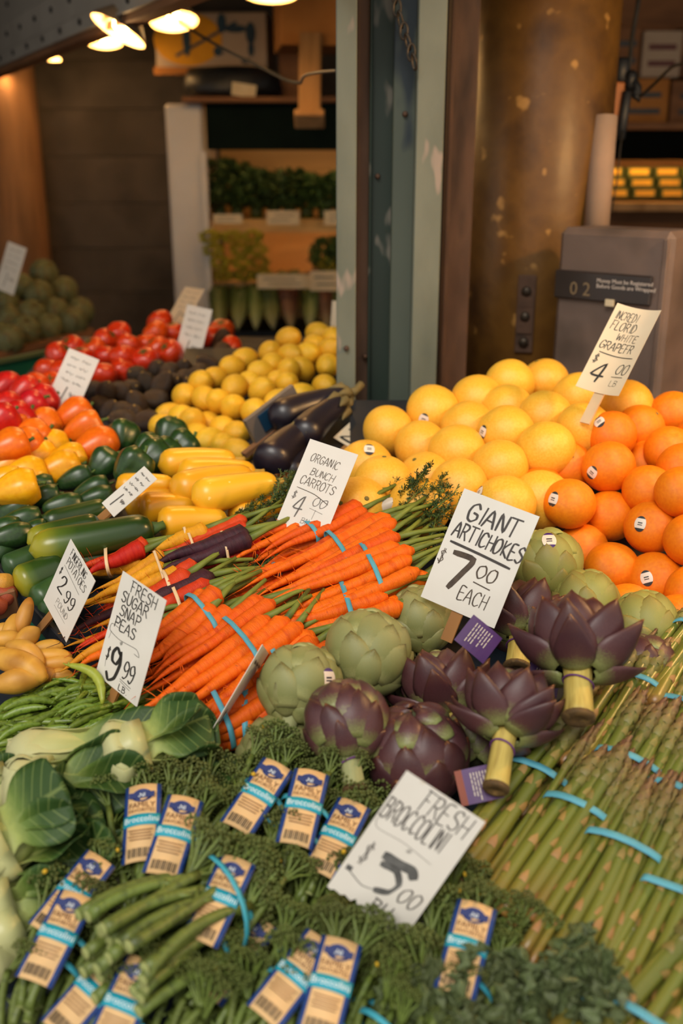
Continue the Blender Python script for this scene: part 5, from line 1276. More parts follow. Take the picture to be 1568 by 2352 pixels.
def art_rings(kind, m):
    if kind == 'closed':
        R = [(.20,.80,.40,.24,.10,.35),(.40,1.0,.60,.20,.08,.4),(.68,1.1,.68,.15,.06,.4),(1.00,1.1,.68,.10,.04,.4),(1.36,1.0,.62,.05,-.02,.4),(1.74,.95,.52,.02,-.04,.4),(2.1,.8,.42,.0,-.05,.4),(2.4,.72,.34,-.03,-.06,.4)]; N = (4,5,5,6,6,5,5,4)
    elif kind == 'open':
        R = [(.30,1.0,.40,.24,.75,.8),(.42,1.15,.48,.22,.62,.8),(.60,1.2,.54,.18,.46,.78),(.84,1.2,.58,.12,.28,.74),(1.15,1.15,.58,.07,.08,.65),(1.5,1.0,.50,.03,.0,.6),(1.9,.9,.42,.0,-.03,.5),(2.3,.8,.34,-.03,-.05,.4)]; N = (3,5,5,6,6,5,5,4)
    else:
        R = [(.24,.85,.40,.21,.10,.5),(.42,1.05,.54,.18,.08,.5),(.68,1.1,.64,.15,.05,.55),(.98,1.1,.66,.11,.02,.55),(1.34,1.05,.58,.06,.0,.5),(1.7,.95,.50,.03,-.03,.5),(2.05,.85,.40,.0,-.05,.4),(2.4,.72,.32,-.03,-.06,.4)]; N = (4,5,5,6,6,5,5,4)
    return [(bract(.9, 1.0, *r[:3], r[3], r[4], r[5], m), n) for r, n in zip(R, N)]
RINGS = {}
def art_parts(kind, m):
    key = (kind, m.name)
    if key not in RINGS: RINGS[key] = art_rings(kind, m)
    return RINGS[key]
b = MB(); b.lathe([(.01,-.86),(.5,-.75),(.82,-.3),(.84,.2),(.6,.62),(.01,.8)],18); core_me = b.mesh('artichoke_core', M_core)
def artichoke(px, py, d, r, ang, away, kind, m, stem, label, el=1.0, roll=0.0, sm=None, band=False, tagq=None, stk=None, sw=.22, group='artichokes', wob=.08):
    """centre px,py at view depth d; ang = picture direction of the tip (deg, 90 = up); away = how far the tip leans away from the viewer"""
    c = P(px,py,d); a = R_(ang); e_ = R_(away)
    tipd = (RT*math.cos(a)+UP*math.sin(a))*math.cos(e_)+FW*math.sin(e_)
    M = frame(Vector((.31,.2,1)).cross(tipd), tipd, c) @ Matrix.Rotation(roll,4,'Z'); E_ = tag(empty('artichoke', M=M), label, 'artichoke', group)
    S_ = Matrix.Diagonal((r,r,r*el,1))
    ob('core', core_me, E_, S_)
    for i,(me,n) in enumerate(art_parts(kind, m)):
        for k in range(n):
            az = 2*math.pi*(k+.5*(i%2)+.13*i)/n+rnd.uniform(-wob,wob)
            ob('bract', me, E_, S_ @ Matrix.Rotation(az,4,'Z') @ Euler((0,rnd.uniform(-wob,wob)*.7,0)).to_matrix().to_4x4() @ Matrix.Diagonal((1,1,rnd.uniform(.96,1.04),1)))
    if stem:
        L_ = stem; w_ = sw*r; z0 = -.84*r*el; b = MB(); bx, by = rnd.uniform(-.05,.05)*L_, rnd.uniform(-.05,.05)*L_
        k = 8; pts = [(bx*(i/k)**2, by*(i/k)**2, z0+.06*r-(L_+.06*r)*i/k) for i in range(k+1)]; rad = [w_*(1.15-.15*min(1,i/2)+.12*(i/k)**2) for i in range(k+1)]
        b.tube(pts, rad, 14, shape=lambda i,a_: 1+.05*math.sin(6*a_)+.03*math.sin(11*a_+1)); 
        st_ = ob('stem', b.mesh('artichoke_stem', sm or M_as), E_)
        b = MB(); q = pts[-1]; b.lathe([(.0005,0),(w_*.5,.0006),(w_*.62,-.0008),(w_*1.10,-.0004),(w_*1.24,.001),(w_*1.27,.005),(w_*1.1,.006)],14,off=(q[0],q[1],q[2]-.0016)); b.f = b.f[:-1]; b.m = b.m[:-1]; ob('cut_end', b.mesh('cut_end', M_cut), st_)
        if band:
            zz = z0-L_*.32; b = MB(); b.tube([(bx*.1+math.cos(t)*w_*1.13, by*.1+math.sin(t)*w_*1.13, zz+.004*math.sin(t+1)) for t in [2*math.pi*i/24 for i in range(25)]], .0012, 5, cap=False); ob('elastic_band', b.mesh('elastic_band', M_pb), E_)
    if stk:
        s = ob('sticker', sticker_mesh(r*1.06, .0105,.0135, M_stkp), E_); d_ = ray(*stk); kk = d_.dot(c-CC)/d_.dot(d_); h = CC+d_*kk-c; R1 = r*1.06
        n_ = (h-d_.normalized()*math.sqrt(max(R1*R1-h.length_squared,1e-6))).normalized(); Xs = (RT-n_*RT.dot(n_)).normalized(); s.matrix_basis = M.inverted() @ frame(Xs, n_, c)
    return E_
AR = [ # px,py,depth,r,angle,away,kind,mat,stem,label,options
 (846,1492,1.29,.056,75,40,'closed',M_ag,.050,'pale green artichoke in the centre with a short stem toward the viewer',dict(sm=M_asg,sw=.17)),
 (692,1562,1.23,.050,74,36,'closed',M_ag,.055,'pale green artichoke next to the edge-on card, stem pointing down',dict(sm=M_asg,sw=.20,stk=(756,1560))),
 (962,1415,1.40,.048,96,25,'closed',M_ag,.030,'pale green artichoke behind, under the left corner of the artichoke card',dict(sm=M_asg,sw=.2)),
 (1252,1285,1.50,.052,100,22,'closed',M_ay,.050,'olive artichoke with a purple sticker touching the oranges, right of the card',dict(stk=(1261,1240),sm=M_asg)),
 (1345,1375,1.46,.048,75,35,'closed',M_ay,.02,'yellow-green artichoke wedged below the oranges',dict(sm=M_asg)),
 (1475,1432,1.40,.050,95,40,'closed',M_ay,.02,'yellow-green artichoke at right, in front of the lowest oranges',dict(sm=M_as)),
 (645,1730,1.22,.050,60,60,'closed',M_ag,0,'green artichoke low down, half buried behind the broccolini',{}),
 (795,1648,1.165,.049,96,40,'semi',M_ap,.050,'dark purple artichoke with water drops left of the others, stem with purple elastic',dict(sm=M_asg,sw=.24,band=True)),
 (955,1720,1.17,.060,95,-14,'semi',M_ap,0,'largest purple artichoke, behind the broccolini card',{}),
 (1012,1570,1.28,.046,95,42,'open',M_ap,.022,'open purple artichoke in the middle with a yellow torn base',dict(sw=.26,band=True)),
 (1172,1615,1.15,.043,70,40,'open',M_ap,.075,'open purple artichoke with a long yellow stem pointing down at the asparagus',dict(sw=.28,band=True)),
 (1325,1462,1.20,.051,80,40,'open',M_ap,.070,'widest open purple artichoke at right with a thick yellow stem',dict(sw=.30,band=True)),
 (1200,1405,1.42,.046,74,42,'open',M_ap,.060,'reddish purple artichoke under the artichoke card with its yellow stem toward the viewer',dict(sw=.34,band=True)),
 (1480,1530,1.33,.045,60,50,'semi',M_ap,.0,'purple artichoke hidden behind the asparagus tips at right',{}),
 (1085,1700,1.24,.042,80,60,'semi',M_ap,.0,'small purple artichoke deep between the two long-stemmed ones',{}),
 (905,1580,1.36,.045,80,60,'closed',M_ag,0,'shaded green artichoke deep between the centre ones',{})]
for px,py,d,r,an,aw,kd,m_,stm,lab,op in AR: artichoke(px,py,d,r,an,aw,kd,m_,stm,lab,roll=rnd.uniform(0,6),**op)
# purple tags
M_pt = mat('purple_tag_print', ['#43235a','#4d2a66'], scale=12, rough=.45); M_pto = mat('orange_tag_edge', ['#8f3c1c','#74301a'], rough=.5)
def ptag(px,py,d,w_,h_,ang,face,label,edge=False):
    c = P(px,py,d); a = R_(ang); X = RT*math.cos(a)+UP*math.sin(a); n = (FW*-1+UP*face[1]+RT*face[0]).normalized()
    e = tag(empty('artichoke_tag', M=frame(X,n,c)), label, 'tag', 'purple artichoke tags')
    b = MB(); b.slab(lambda u,v:((u-.5)*w_,(v-.5)*h_,.002*math.sin(math.pi*u)),lambda u,v:(0,0,1),6,3,lambda u,v:.0006); ob('tag_card', b.mesh('artichoke_tag_card', M_pt, False), e)
    # rows of small white print, not legible in the photograph
    k = MB()
    for i in range(7):
        x = -w_*.28+i*w_*.085; nseg = rnd.randint(3,5); y = h_*.36
        for _ in range(nseg):
            ln = h_*rnd.uniform(.08,.2); k.box((x, y-ln/2, .0028),(.0013,ln,.0003)); y -= ln+h_*.03
            if y < -h_*.36: break
    ob('tag_print', k.mesh('artichoke_tag_print', M_wp, False), e)
    if edge: 
        b = MB(); b.box((-w_/2-.004,0,0),(.008,h_,.0008)); ob('orange_edge', b.mesh('tag_orange_edge', M_pto, False), e)
ptag(1098,1468,1.22,.046,.040,-40,(.0,.3),'purple printed tag on the stem below the artichoke card')
ptag(1248,1562,1.24,.040,.036,-14,(.1,.2),'purple printed tag left of the thick yellow stem')
ptag(1108,1800,1.10,.040,.038,12,(-.1,.3),'purple tag with orange edge standing beside the asparagus',True)
# ================================================================ ASPARAGUS
M_sp = mat('asparagus_spear', [(0,'#8f6630'),(.06,'#82702f'),(.22,'#74742c'),(.62,'#626c28'),(.80,'#5f602c'),(1,'#735634')], by='t', mixn=.14, scale=10, rough=.38, var=.10, coat=.15)
M_sc = mat('asparagus_scale', [(0,'#a5764a'),(.5,'#94783e'),(.72,'#6f6c34'),(.85,'#75653a'),(1,'#6d4838')], by='t', mixn=.3, scale=30, rough=.5, var=.12)
def spear_mesh(seed, fat=1.0):
    rg = random.Random(seed); b = MB(); R0 = .030*fat; k = 16; a1 = rg.uniform(-.02,.02); ph = rg.uniform(0,6)
    cx = lambda u: (u, a1*math.sin(3*u+ph), .01*math.sin(4*u+ph))
    def rr(u):
        if u < .74: return R0*(1-.10*u)
        t = (u-.74)/.26; return R0*(.926+.16*math.sin(math.pi*min(1,t*1.2)))*max(.05,(1-t**2.4))
    us = [i/k for i in range(k+1)]
    b.tube([cx(u) for u in us], [rr(u) for u in us], 9)
    def scale(u, an, ln, wd, lift):
        r0 = rr(u)*1.01; r1 = rr(min(1,u+ln))*1.0+lift; c0 = Vector(cx(u)); c1 = Vector(cx(min(1,u+ln))); cm = Vector(cx(min(1,u+ln*.45))); rm = rr(min(1,u+ln*.45))+lift*.8+R0*.10
        q = lambda c,r,a: c+Vector((0,math.cos(a)*r,math.sin(a)*r))
        v = [q(c0,r0,an-wd), q(c0,r0,an+wd), q(cm,rm*.98,an-wd*.75), q(cm,rm*.98,an+wd*.75), q(cm,rm+R0*.10,an), q(c1,r1,an), q(c0,r0+R0*.06,an)]
        b.add(v, [(0,6,4,2),(6,1,3,4),(2,4,5),(4,3,5)], 1, [u]*4+[u+ln*.5,u+ln,u])
    an = ph; u = .08
    while u < .72:
        scale(u, an, .055, .62, R0*.06); an += 2.4; u += rg.uniform(.055,.085)*(1.1-.6*u)
    for i in range(30):
        u = .70+.28*(i/30)**.9; scale(u, an, .055, .80, R0*.20); an += 2.4
    return b.mesh('asparagus_spear', [M_sp, M_sc])
SPEAR = [spear_mesh(i, (1,.85,1.15,.95,1.05,.8)[i]) for i in range(6)]
def asparagus(base, tip, n, width, height, label, band=.66, up=.02, lenj=.06, fat=1.0, bw=.0085):
    A = S(*base,up); B = S(*tip,up+.005); L_ = (B-A).length; M = frame(B-A, snorm((A.y+B.y)/2), A)
    e = tag(empty('asparagus_bunch', M=M), label, 'asparagus', 'asparagus bunches with blue bands')
    env = []; k = 0; r = .0072*fat; rows = max(2, round(height/(r*1.7)))
    for j in range(rows):
        m = max(2, round(n/rows)+(1 if j == 0 else 0))
        for i in range(m):
            y = ((i+.5)/m-.5)*width*(1-.12*j)+rnd.uniform(-.002,.002); z = height/2-j*r*1.7-abs(y/width)**2*height*.9+rnd.uniform(-.001,.001)
            f_ = fat*rnd.uniform(.82,1.18); ll = L_*rnd.uniform(1-lenj,1+lenj); x0 = rnd.uniform(-.004,.012)
            fan = -y/width*.05
            Mc = Matrix.Translation((x0,y*(1.0),z)) @ Euler((0,rnd.uniform(-.012,.012),fan+rnd.uniform(-.034,.034))).to_matrix().to_4x4() @ Matrix.Rotation(rnd.uniform(0,6.28),4,'X') @ Matrix.Diagonal((ll,.24*f_,.24*f_,1))
            ob('spear', SPEAR[k%6], e, Mc); k += 1
            env.append((y+(band*L_)*math.sin(fan), z, r*f_*1.02))
    xb = band*L_; pts = []; yc = sum(v[0] for v in env)/len(env); zc = sum(v[1] for v in env)/len(env); sup = []
    for q in range(32):
        a = 2*math.pi*q/32; dy,dz = math.cos(a),math.sin(a); sup.append((dy,dz,max((v[0]-yc)*dy+(v[1]-zc)*dz+v[2] for v in env)))
    for q in range(32):
        d1,d2 = sup[q],sup[(q+1)%32]; det = d1[0]*d2[1]-d1[1]*d2[0]; y = (d1[2]*d2[1]-d2[2]*d1[1])/det; z = (d1[0]*d2[2]-d2[0]*d1[2])/det
        pts.append((xb-y*.12, y*1.04+yc, z*1.12+zc+(.0015 if z > 0 else 0)))
    ob('rubber_band', band_mesh(pts, bw, M_band), e)
    return e
asparagus((1470,1640),(1625,1400),12,.06,.03,'asparagus bunch at the right edge beside the lowest orange',.72,up=.02)
asparagus((1325,1790),(1520,1480),14,.07,.035,'asparagus bunch whose tips touch the yellow-green artichoke at right',.62,up=.02)
asparagus((1440,1860),(1640,1530),14,.07,.035,'asparagus bunch at the right edge, second row from the back',.62,up=.02)
asparagus((1180,1900),(1405,1555),14,.07,.035,'asparagus bunch next to the thick yellow artichoke stem',.50,up=.0)
asparagus((1300,2000),(1520,1625),16,.08,.04,'asparagus bunch with a blue band in the middle of the heap',.58,up=.03)
asparagus((1430,2060),(1640,1690),15,.08,.04,'asparagus bunch in the middle of the heap, cut by the right edge',.55,up=.03)
asparagus((1060,2030),(1350,1655),14,.075,.038,'leftmost asparagus bunch in front, next to the long artichoke stem',.58,up=.02)
asparagus((1160,2130),(1410,1730),15,.078,.04,'asparagus bunch second from the left in front, right of the broccolini card',.60,up=.04)
asparagus((1270,2270),(1510,1790),17,.085,.042,'asparagus bunch third from the left in front with loose brown tips',.60,up=.045)
asparagus((1400,2390),(1650,1890),16,.085,.042,'asparagus bunch in front at the right edge',.58,up=.045)
asparagus((1240,2420),(1480,2100),12,.075,.035,'asparagus bunch at the bottom right with its band at the butt ends',.30,up=.035,fat=1.1)
asparagus((1390,2560),(1680,2120),13,.085,.04,'nearest asparagus bunch with thick pale stalks in the lower right corner',.35,up=.055,fat=1.3)

# ================================================================ BROCCOLINI
M_bs = mat('broccolini_stalk', ['#56642a','#6a7a36','#465426'], scale=12, rough=.45, var=.12)
M_bf = mat('broccolini_bud', ['#465020','#616a2c','#38411a'], scale=60, rough=.6, var=.18)
M_bfy = mat('yellow_broccolini_flower', ['#c9a21e'], rough=.6)
M_bcut = mat('pale_cut_stalk_end', ['#8f9a5a','#a3a86c'], scale=60, rough=.6)
_t = (1+5**.5)/2; ICO_V = [Vector(p).normalized() for p in [(-1,_t,0),(1,_t,0),(-1,-_t,0),(1,-_t,0),(0,-1,_t),(0,1,_t),(0,-1,-_t),(0,1,-_t),(_t,0,-1),(_t,0,1),(-_t,0,-1),(-_t,0,1)]]
ICO_F = [(0,11,5),(0,5,1),(0,1,7),(0,7,10),(0,10,11),(1,5,9),(5,11,4),(11,10,2),(10,7,6),(7,1,8),(3,9,4),(3,4,2),(3,2,6),(3,6,8),(3,8,9),(4,9,5),(2,4,11),(6,2,10),(8,6,7),(9,8,1)]
def floret_mesh(seed, yel=0):
    """unit head opening along +x from the stalk end, about 1 wide"""
    rg = random.Random(seed); b = MB()
    for q in range(9):
        a = q*2.4; rr = .62*math.sqrt((q+.5)/9); e = Vector((.75+.25*(1-rr)+rg.uniform(-.12,.12), math.cos(a)*rr, math.sin(a)*rr))
        b.tube([(0,0,0), e*.45+Vector((.12,0,0)), e], [.075,.05,.035], 5, m=0, cap=False)
        for k in range(3):
            d = Vector((rg.uniform(.2,.5),rg.uniform(-.3,.3),rg.uniform(-.3,.3)))*.5; b.tube([e*.8, e*.8+d],[.022,.014],4,cap=False)
        n = rg.randint(17,24)
        for k in range(n):
            th_ = math.acos(1-1.25*(k+.5)/n); p2 = k*2.4+q; o = Vector((math.cos(th_)*.22, math.sin(th_)*math.cos(p2)*.24, math.sin(th_)*math.sin(p2)*.24))
            c = e+o; s = rg.uniform(.034,.058); yl = yel and rg.random() < .012
            b.add([c+v*(s*(1.6 if yl else 1)) for v in ICO_V], ICO_F, 2 if yl else 1)
    return b.mesh('floret', [M_bs, M_bf, M_bfy])
FLO = [floret_mesh(i, i == 2) for i in range(4)]
def stalk_mesh(seed, L_=1.0):
    rg = random.Random(seed); b = MB(); a, c = rg.uniform(-.05,.05), rg.uniform(-.03,.05); ph = rg.uniform(0,6)
    b.tube([(u*.1, a*math.sin(u*.3+ph)-a*math.sin(ph+3), c*math.sin(u*.31)) for u in range(11)], [.030-.0006*u for u in range(11)], 8)
    b.lathe([(.0005,-.002),(.020,-.0025),(.030,.0)],8,m=1) if False else None
    b.tube([(-.006,a*math.sin(ph)-a*math.sin(ph+3),0),(.004,a*math.sin(ph)-a*math.sin(ph+3),0)],[.027,.031],8,m=1)
    for k in range(2):
        u = rg.uniform(.55,.9); an = rg.uniform(0,6); p = Vector((u,a*math.sin(u*3+ph)-a*math.sin(ph+3),c*math.sin(u*3.1))); d = Vector((.14,math.cos(an)*.06,math.sin(an)*.06)); b.tube([p,p+d*.6,p+d],[.014,.012,.008],5)
    return b.mesh('broccolini_stalk', [M_bs, M_bcut])
STK = [stalk_mesh(i) for i in range(5)]
# printed tag: kraft card with blue long edges, logo oval, teal stripe
M_kr = mat('kraft_tag_card', ['#dcb27a','#e2bb86'], scale=30, rough=.6); M_tb = mat('tag_blue_edge', ['#153a7d'], rough=.5); M_tt = mat('tag_teal_stripe', ['#1e9db5'], rough=.5); M_tw = mat('tag_white_print', ['#e8f0ee'], rough=.5); M_tn = mat('tag_navy_print', ['#20306a'], rough=.5); M_tbr = mat('tag_brown_print', ['#6a3a1c'], rough=.5)
TW, TL, TR_ = .040, .088, .034
def tcur(y): return -y*y/(2*TR_)
def tag_meshes():
    b = MB(); b.slab(lambda u,v:((u-.5)*TL,(v-.5)*TW,tcur((v-.5)*TW)),lambda u,v:(0,0,1),6,10,lambda u,v:.0006); card_ = b.mesh('broccolini_tag_card', M_kr)
    b = MB()
    for s in (-1,1): b.slab(lambda u,v:((u-.5)*TL,s*(TW*.5-.0045*v),tcur(s*(TW*.5-.0045*v))+.0005),lambda u,v:(0,0,1),6,2,lambda u,v:.0004)
    edge = b.mesh('tag_edge', M_tb)
    b = MB(); b.slab(lambda u,v:(-.004+.013*u,(v-.5)*TW,tcur((v-.5)*TW)+.0009),lambda u,v:(0,0,1),2,10,lambda u,v:.0003); stripe = b.mesh('tag_stripe', M_tt)
    pr_ = MB()
    def addtxt(body, size, x0, m, bold=0.0):
        me = txt(body, size, M_tn, 'tmp', 0.0, 'CENTER'); vs = [(x0+v.co.y, -v.co.x, tcur(v.co.x)+.0014) for v in me.vertices]; pr_.add(vs, [tuple(p.vertices) for p in me.polygons], m); bpy.data.meshes.remove(me)
    # logo: oval with the name knocked out
    n = 26; ring = [(.0305+math.sin(2*math.pi*i/n)*.0075, math.cos(2*math.pi*i/n)*.0115) for i in range(n)]
    pr_.add([(x,y,tcur(y)+.0011) for x,y in ring], [tuple(range(n-1,-1,-1))], 0)
    pr_.box((.0305,0,.0011),(.0065,.028,.0002),m=0)
    addtxt("MANN'S", .0066, .0284, 1); addtxt('FAMILY', .0088, .0165, 2); addtxt('FAVORITES', .0058, .0112, 2); addtxt('Broccolini', .0092, .0000, 1)
    for i in range(4): pr_.box((-.010-.0034*i,0,tcur(0)+.0010),(.0009,.026-.003*(i%2),.0002),m=2)
    for i in range(13): pr_.box((-.0345,-.012+i*.002,tcur(-.012+i*.002)+.0011),(.010,.0007+.0006*(i%3==0),.0003),m=3)
    return card_, edge, stripe, pr_.mesh('tag_print', [M_tn, M_tw, M_tbr, M_ink], False)
TGM = tag_meshes()
M_bb2 = mat('teal_rubber_band', ['#2f93ab','#43a7bb'], scale=20, rough=.55)
def broccolini(base, head, n, label, up=.03, tagx=None, R0=.021, sz=1.0, bands=(.50,), hs=.031, upb=0.0, tilt=0.0, roll=0.0, fanh=.9, tw=0.0, thick=1.0):
    A = S(*base,up+upb); B = S(*head,up+.012); L_ = (B-A).length; M = frame(B-A, (snorm((A.y+B.y)/2)+Vector((tilt,0,0))), A) @ Matrix.Rotation(roll,4,'X')
    e = tag(empty('broccolini_bunch', M=M), label, 'broccolini', 'broccolini bunches')
    sl = L_*.80
    for k in range(n):
        a = k*2.4; rr = R0*math.sqrt((k+.4)/n); y, z = math.cos(a)*rr*1.15, math.sin(a)*rr*.85
        fy, fz = y*fanh/R0*.16, z*fanh/R0*.16; ll = sl*rnd.uniform(.85,1.1); x0 = rnd.uniform(-.012,.012)
        fz = fz*.35 if fz > 0 else fz
        d = Vector((1,fy+rnd.uniform(-.03,.03),fz+rnd.uniform(-.03,.015)))
        Ms = frame(d,(0,.2,1),(x0,y,z)); s = ob('stalk', STK[k%5], e, Ms @ Matrix.Diagonal((ll,.155*sz*thick,.155*sz*thick,1)))
        f_ = ob('floret', FLO[rnd.randrange(4)], s); h = hs*sz*rnd.uniform(.8,1.2)
        f_.matrix_basis = Matrix.Diagonal((1/ll,1/(.155*sz*thick),1/(.155*sz*thick),1)) @ Matrix.Translation((ll*.97,0,0)) @ Euler((rnd.uniform(0,6),rnd.uniform(-.25,.25),rnd.uniform(-.25,.25))).to_matrix().to_4x4() @ Matrix.Diagonal((h*1.05,h,h,1))
    for bx in bands:
        q = bx*L_; pts = []
        for i in range(22):
            t = 2*math.pi*i/22; g = 1+.55*bx*fanh*.6; pts.append((q+.010*math.sin(t+1), math.cos(t)*(R0*1.15*g+.006), math.sin(t)*(R0*.85*g+.006)))
        ob('rubber_band', band_mesh(pts, .0055, M_bb2), e)
    if tagx is not None:
        Mt = Matrix.Translation((tagx*L_, tw, R0*.85+.017)); c_ = ob('tag', TGM[0], e, Mt @ Matrix.Rotation(rnd.uniform(-.14,.14),4,'Z') @ Matrix.Rotation(rnd.uniform(-.12,.12),4,'X')); ob('tag_edge', TGM[1], c_); ob('tag_stripe', TGM[2], c_); ob('tag_print', TGM[3], c_)
    return e
BR = [ # base, head, stalks, label, options
 ((335,2090),(332,1810),10,'broccolini bunch with an upright tag at the upper left, next to the bok choy stalks',dict(tagx=.58,up=.03,bands=(.36,))),
 ((330,2120),(480,1800),10,'broccolini bunch with a tilted pale tag, second from the left',dict(tagx=.50,up=.045,bands=(.34,.56))),
 ((525,1985),(680,1715),10,'broccolini bunch behind with its tag slanting, just below the green artichoke',dict(tagx=.44,up=.035,bands=(.36,.50))),
 ((650,2050),(745,1740),10,'broccolini bunch with an upright tag near the purple artichokes',dict(tagx=.50,up=.04,bands=(.34,.54))),
 ((690,2090),(840,1850),9,'broccolini bunch whose tag hides behind the broccolini card',dict(tagx=.55,up=.025,bands=(.4,))),
 ((400,2270),(610,1940),10,'broccolini bunch with a large tag in the centre, blue edge to the left',dict(tagx=.50,up=.055,bands=(.34,.58))),
 ((590,2420),(770,2120),10,'broccolini bunch in front with a tilted tag half under another tag',dict(tagx=.47,up=.045,bands=(.40,.56))),
 ((680,2490),(820,2150),9,'broccolini bunch in front with a pale tag nearest the bottom',dict(tagx=.55,up=.055,bands=(.40,))),
 ((1030,2420),(1085,2075),10,'broccolini bunch with a tag below the broccolini card, near the asparagus butts',dict(tagx=.60,up=.05,bands=(.42,))),
 ((85,2330),(195,2050),9,'broccolini bunch with a tag at the left edge, low',dict(tagx=.52,up=.035,bands=(.36,.56))),
 ((130,2160),(250,1975),7,'small broccolini bunch with its tag half covered at left',dict(tagx=.42,up=.03,bands=(),sz=.85)),
 ((240,2500),(335,2230),9,'broccolini bunch at the bottom left with a pale tag cut by the lower edge',dict(tagx=.58,up=.05,bands=(.5,))),
 ((120,2450),(300,2190),9,'broccolini bunch at the bottom left with its tag edge showing blue',dict(tagx=.55,up=.03,bands=(.6,))),
 ((470,2340),(620,2110),9,'shaded broccolini bunch deep in the middle with a dark tag',dict(tagx=.50,up=.005,bands=())),
 ((760,2240),(840,2050),10,'broccolini bunch left of the broccolini card, no tag showing',dict(up=.008,bands=())),
 ((560,2120),(660,1940),9,'broccolini bunch filling the middle behind the large tag',dict(up=.03,bands=())),
 ((860,2400),(900,2210),10,'broccolini bunch under the torn edge of the broccolini card',dict(up=.012,bands=(.3,))),
 ((1010,2230),(1120,2060),10,'broccolini bunch right of the torn card against the asparagus butts',dict(up=.03,bands=())),
 ((1110,2330),(1180,2120),10,'broccolini bunch between tag and asparagus butts',dict(up=.03,bands=())),
 ((840,2490),(930,2290),10,'broccolini bunch at the bottom centre without a tag',dict(up=.045,bands=(.5,))),
 ((450,2010),(545,1820),9,'broccolini bunch behind the tilted pale tag',dict(up=.015,bands=())),
 ((545,2430),(640,2240),9,'broccolini bunch at the bottom between two tags',dict(up=.04,bands=())),
 ((380,2470),(480,2270),9,'broccolini bunch at the bottom edge left of centre',dict(up=.045,bands=())),
 ((40,2400),(110,2190),9,'broccolini bunch at the left bottom edge over the dark tray',dict(up=.015,bands=())),
 ((720,2260),(770,2010),9,'broccolini bunch right of the large centre tag',dict(up=.02,bands=())),
 ((970,2480),(1010,2230),9,'broccolini bunch at the bottom right of centre',dict(up=.05,bands=())),
 ((610,1920),(600,1735),8,'broccolini bunch farthest back, touching the edge-on card and green artichoke',dict(up=.008,bands=(),hs=.022)),
 ((840,1960),(800,1760),8,'broccolini bunch farthest back right, against the purple stems',dict(up=.004,bands=(),hs=.022)),
]
for bs,hd,n,lab,op in BR: broccolini(bs,hd,n,lab,**op)
broccolini((255,2225),(545,2040),26,'big broccolini bunch turned round, pale cut stalk ends toward the viewer',up=.04,upb=.07,bands=(.80,),R0=.048,sz=1.2,fanh=-.35,thick=1.15)

# ---- curly kale in the near foreground
M_ka = mat('curly_kale_leaf', ['#434e2c','#5a673e','#363f24'], scale=20, rough=.6, var=.15)
def kale_mesh(seed):
    rg = random.Random(seed); b = MB(); ph = [rg.uniform(0,6) for _ in range(4)]
    def fn(u,v):
        s = (v-.5)*2; w_ = .32*math.sin(math.pi*(u*.9+.06))**.7; r = abs(s)**1.5
        z = .25*u*u+r*.11*math.sin(26*u+ph[0]+5*s)+r*.07*math.sin(47*u+ph[1]-4*s)+.03*math.sin(15*s+ph[2]+6*u)
        return (u*.95+r*.05*math.sin(38*u+ph[3]), s*w_*(1+.16*math.sin(33*u+ph[2])*r), z)
    b.slab(fn, lambda u,v:(0,0,1), 46, 22, lambda u,v:.008)
    b.tube([(-.25,0,-.03),(0,0,0),(.5,0,.055),(.9,0,.2)],[.03,.028,.018,.006],6)
    return b.mesh('kale_leaf', M_ka)
KA = [kale_mesh(i) for i in range(3)]
def kale(px,py,up,n,L_,label):
    e = tag(empty('curly_kale', loc=S(px,py,up)), label, 'kale', 'curly kale in the foreground')
    for k in range(n): ob('leaf', KA[k%3], e, rotM((rnd.uniform(-.02,.02),rnd.uniform(-.02,.02),rnd.uniform(-.01,.015)),(rnd.uniform(-.7,.7),R_(-rnd.uniform(25,75)),R_(90+rnd.uniform(-95,95))),L_*rnd.uniform(.8,1.1)))
kale(1160,2385,.03,11,.085,'curly kale nearest the viewer at the bottom, right of the tag')
kale(1280,2340,.035,10,.08,'curly kale against the asparagus butts at the bottom right')
kale(1010,2420,.035,9,.08,'curly kale at the bottom edge in front of the tagged broccolini')
kale(1330,2440,.03,8,.08,'curly kale in the bottom right corner under the asparagus')
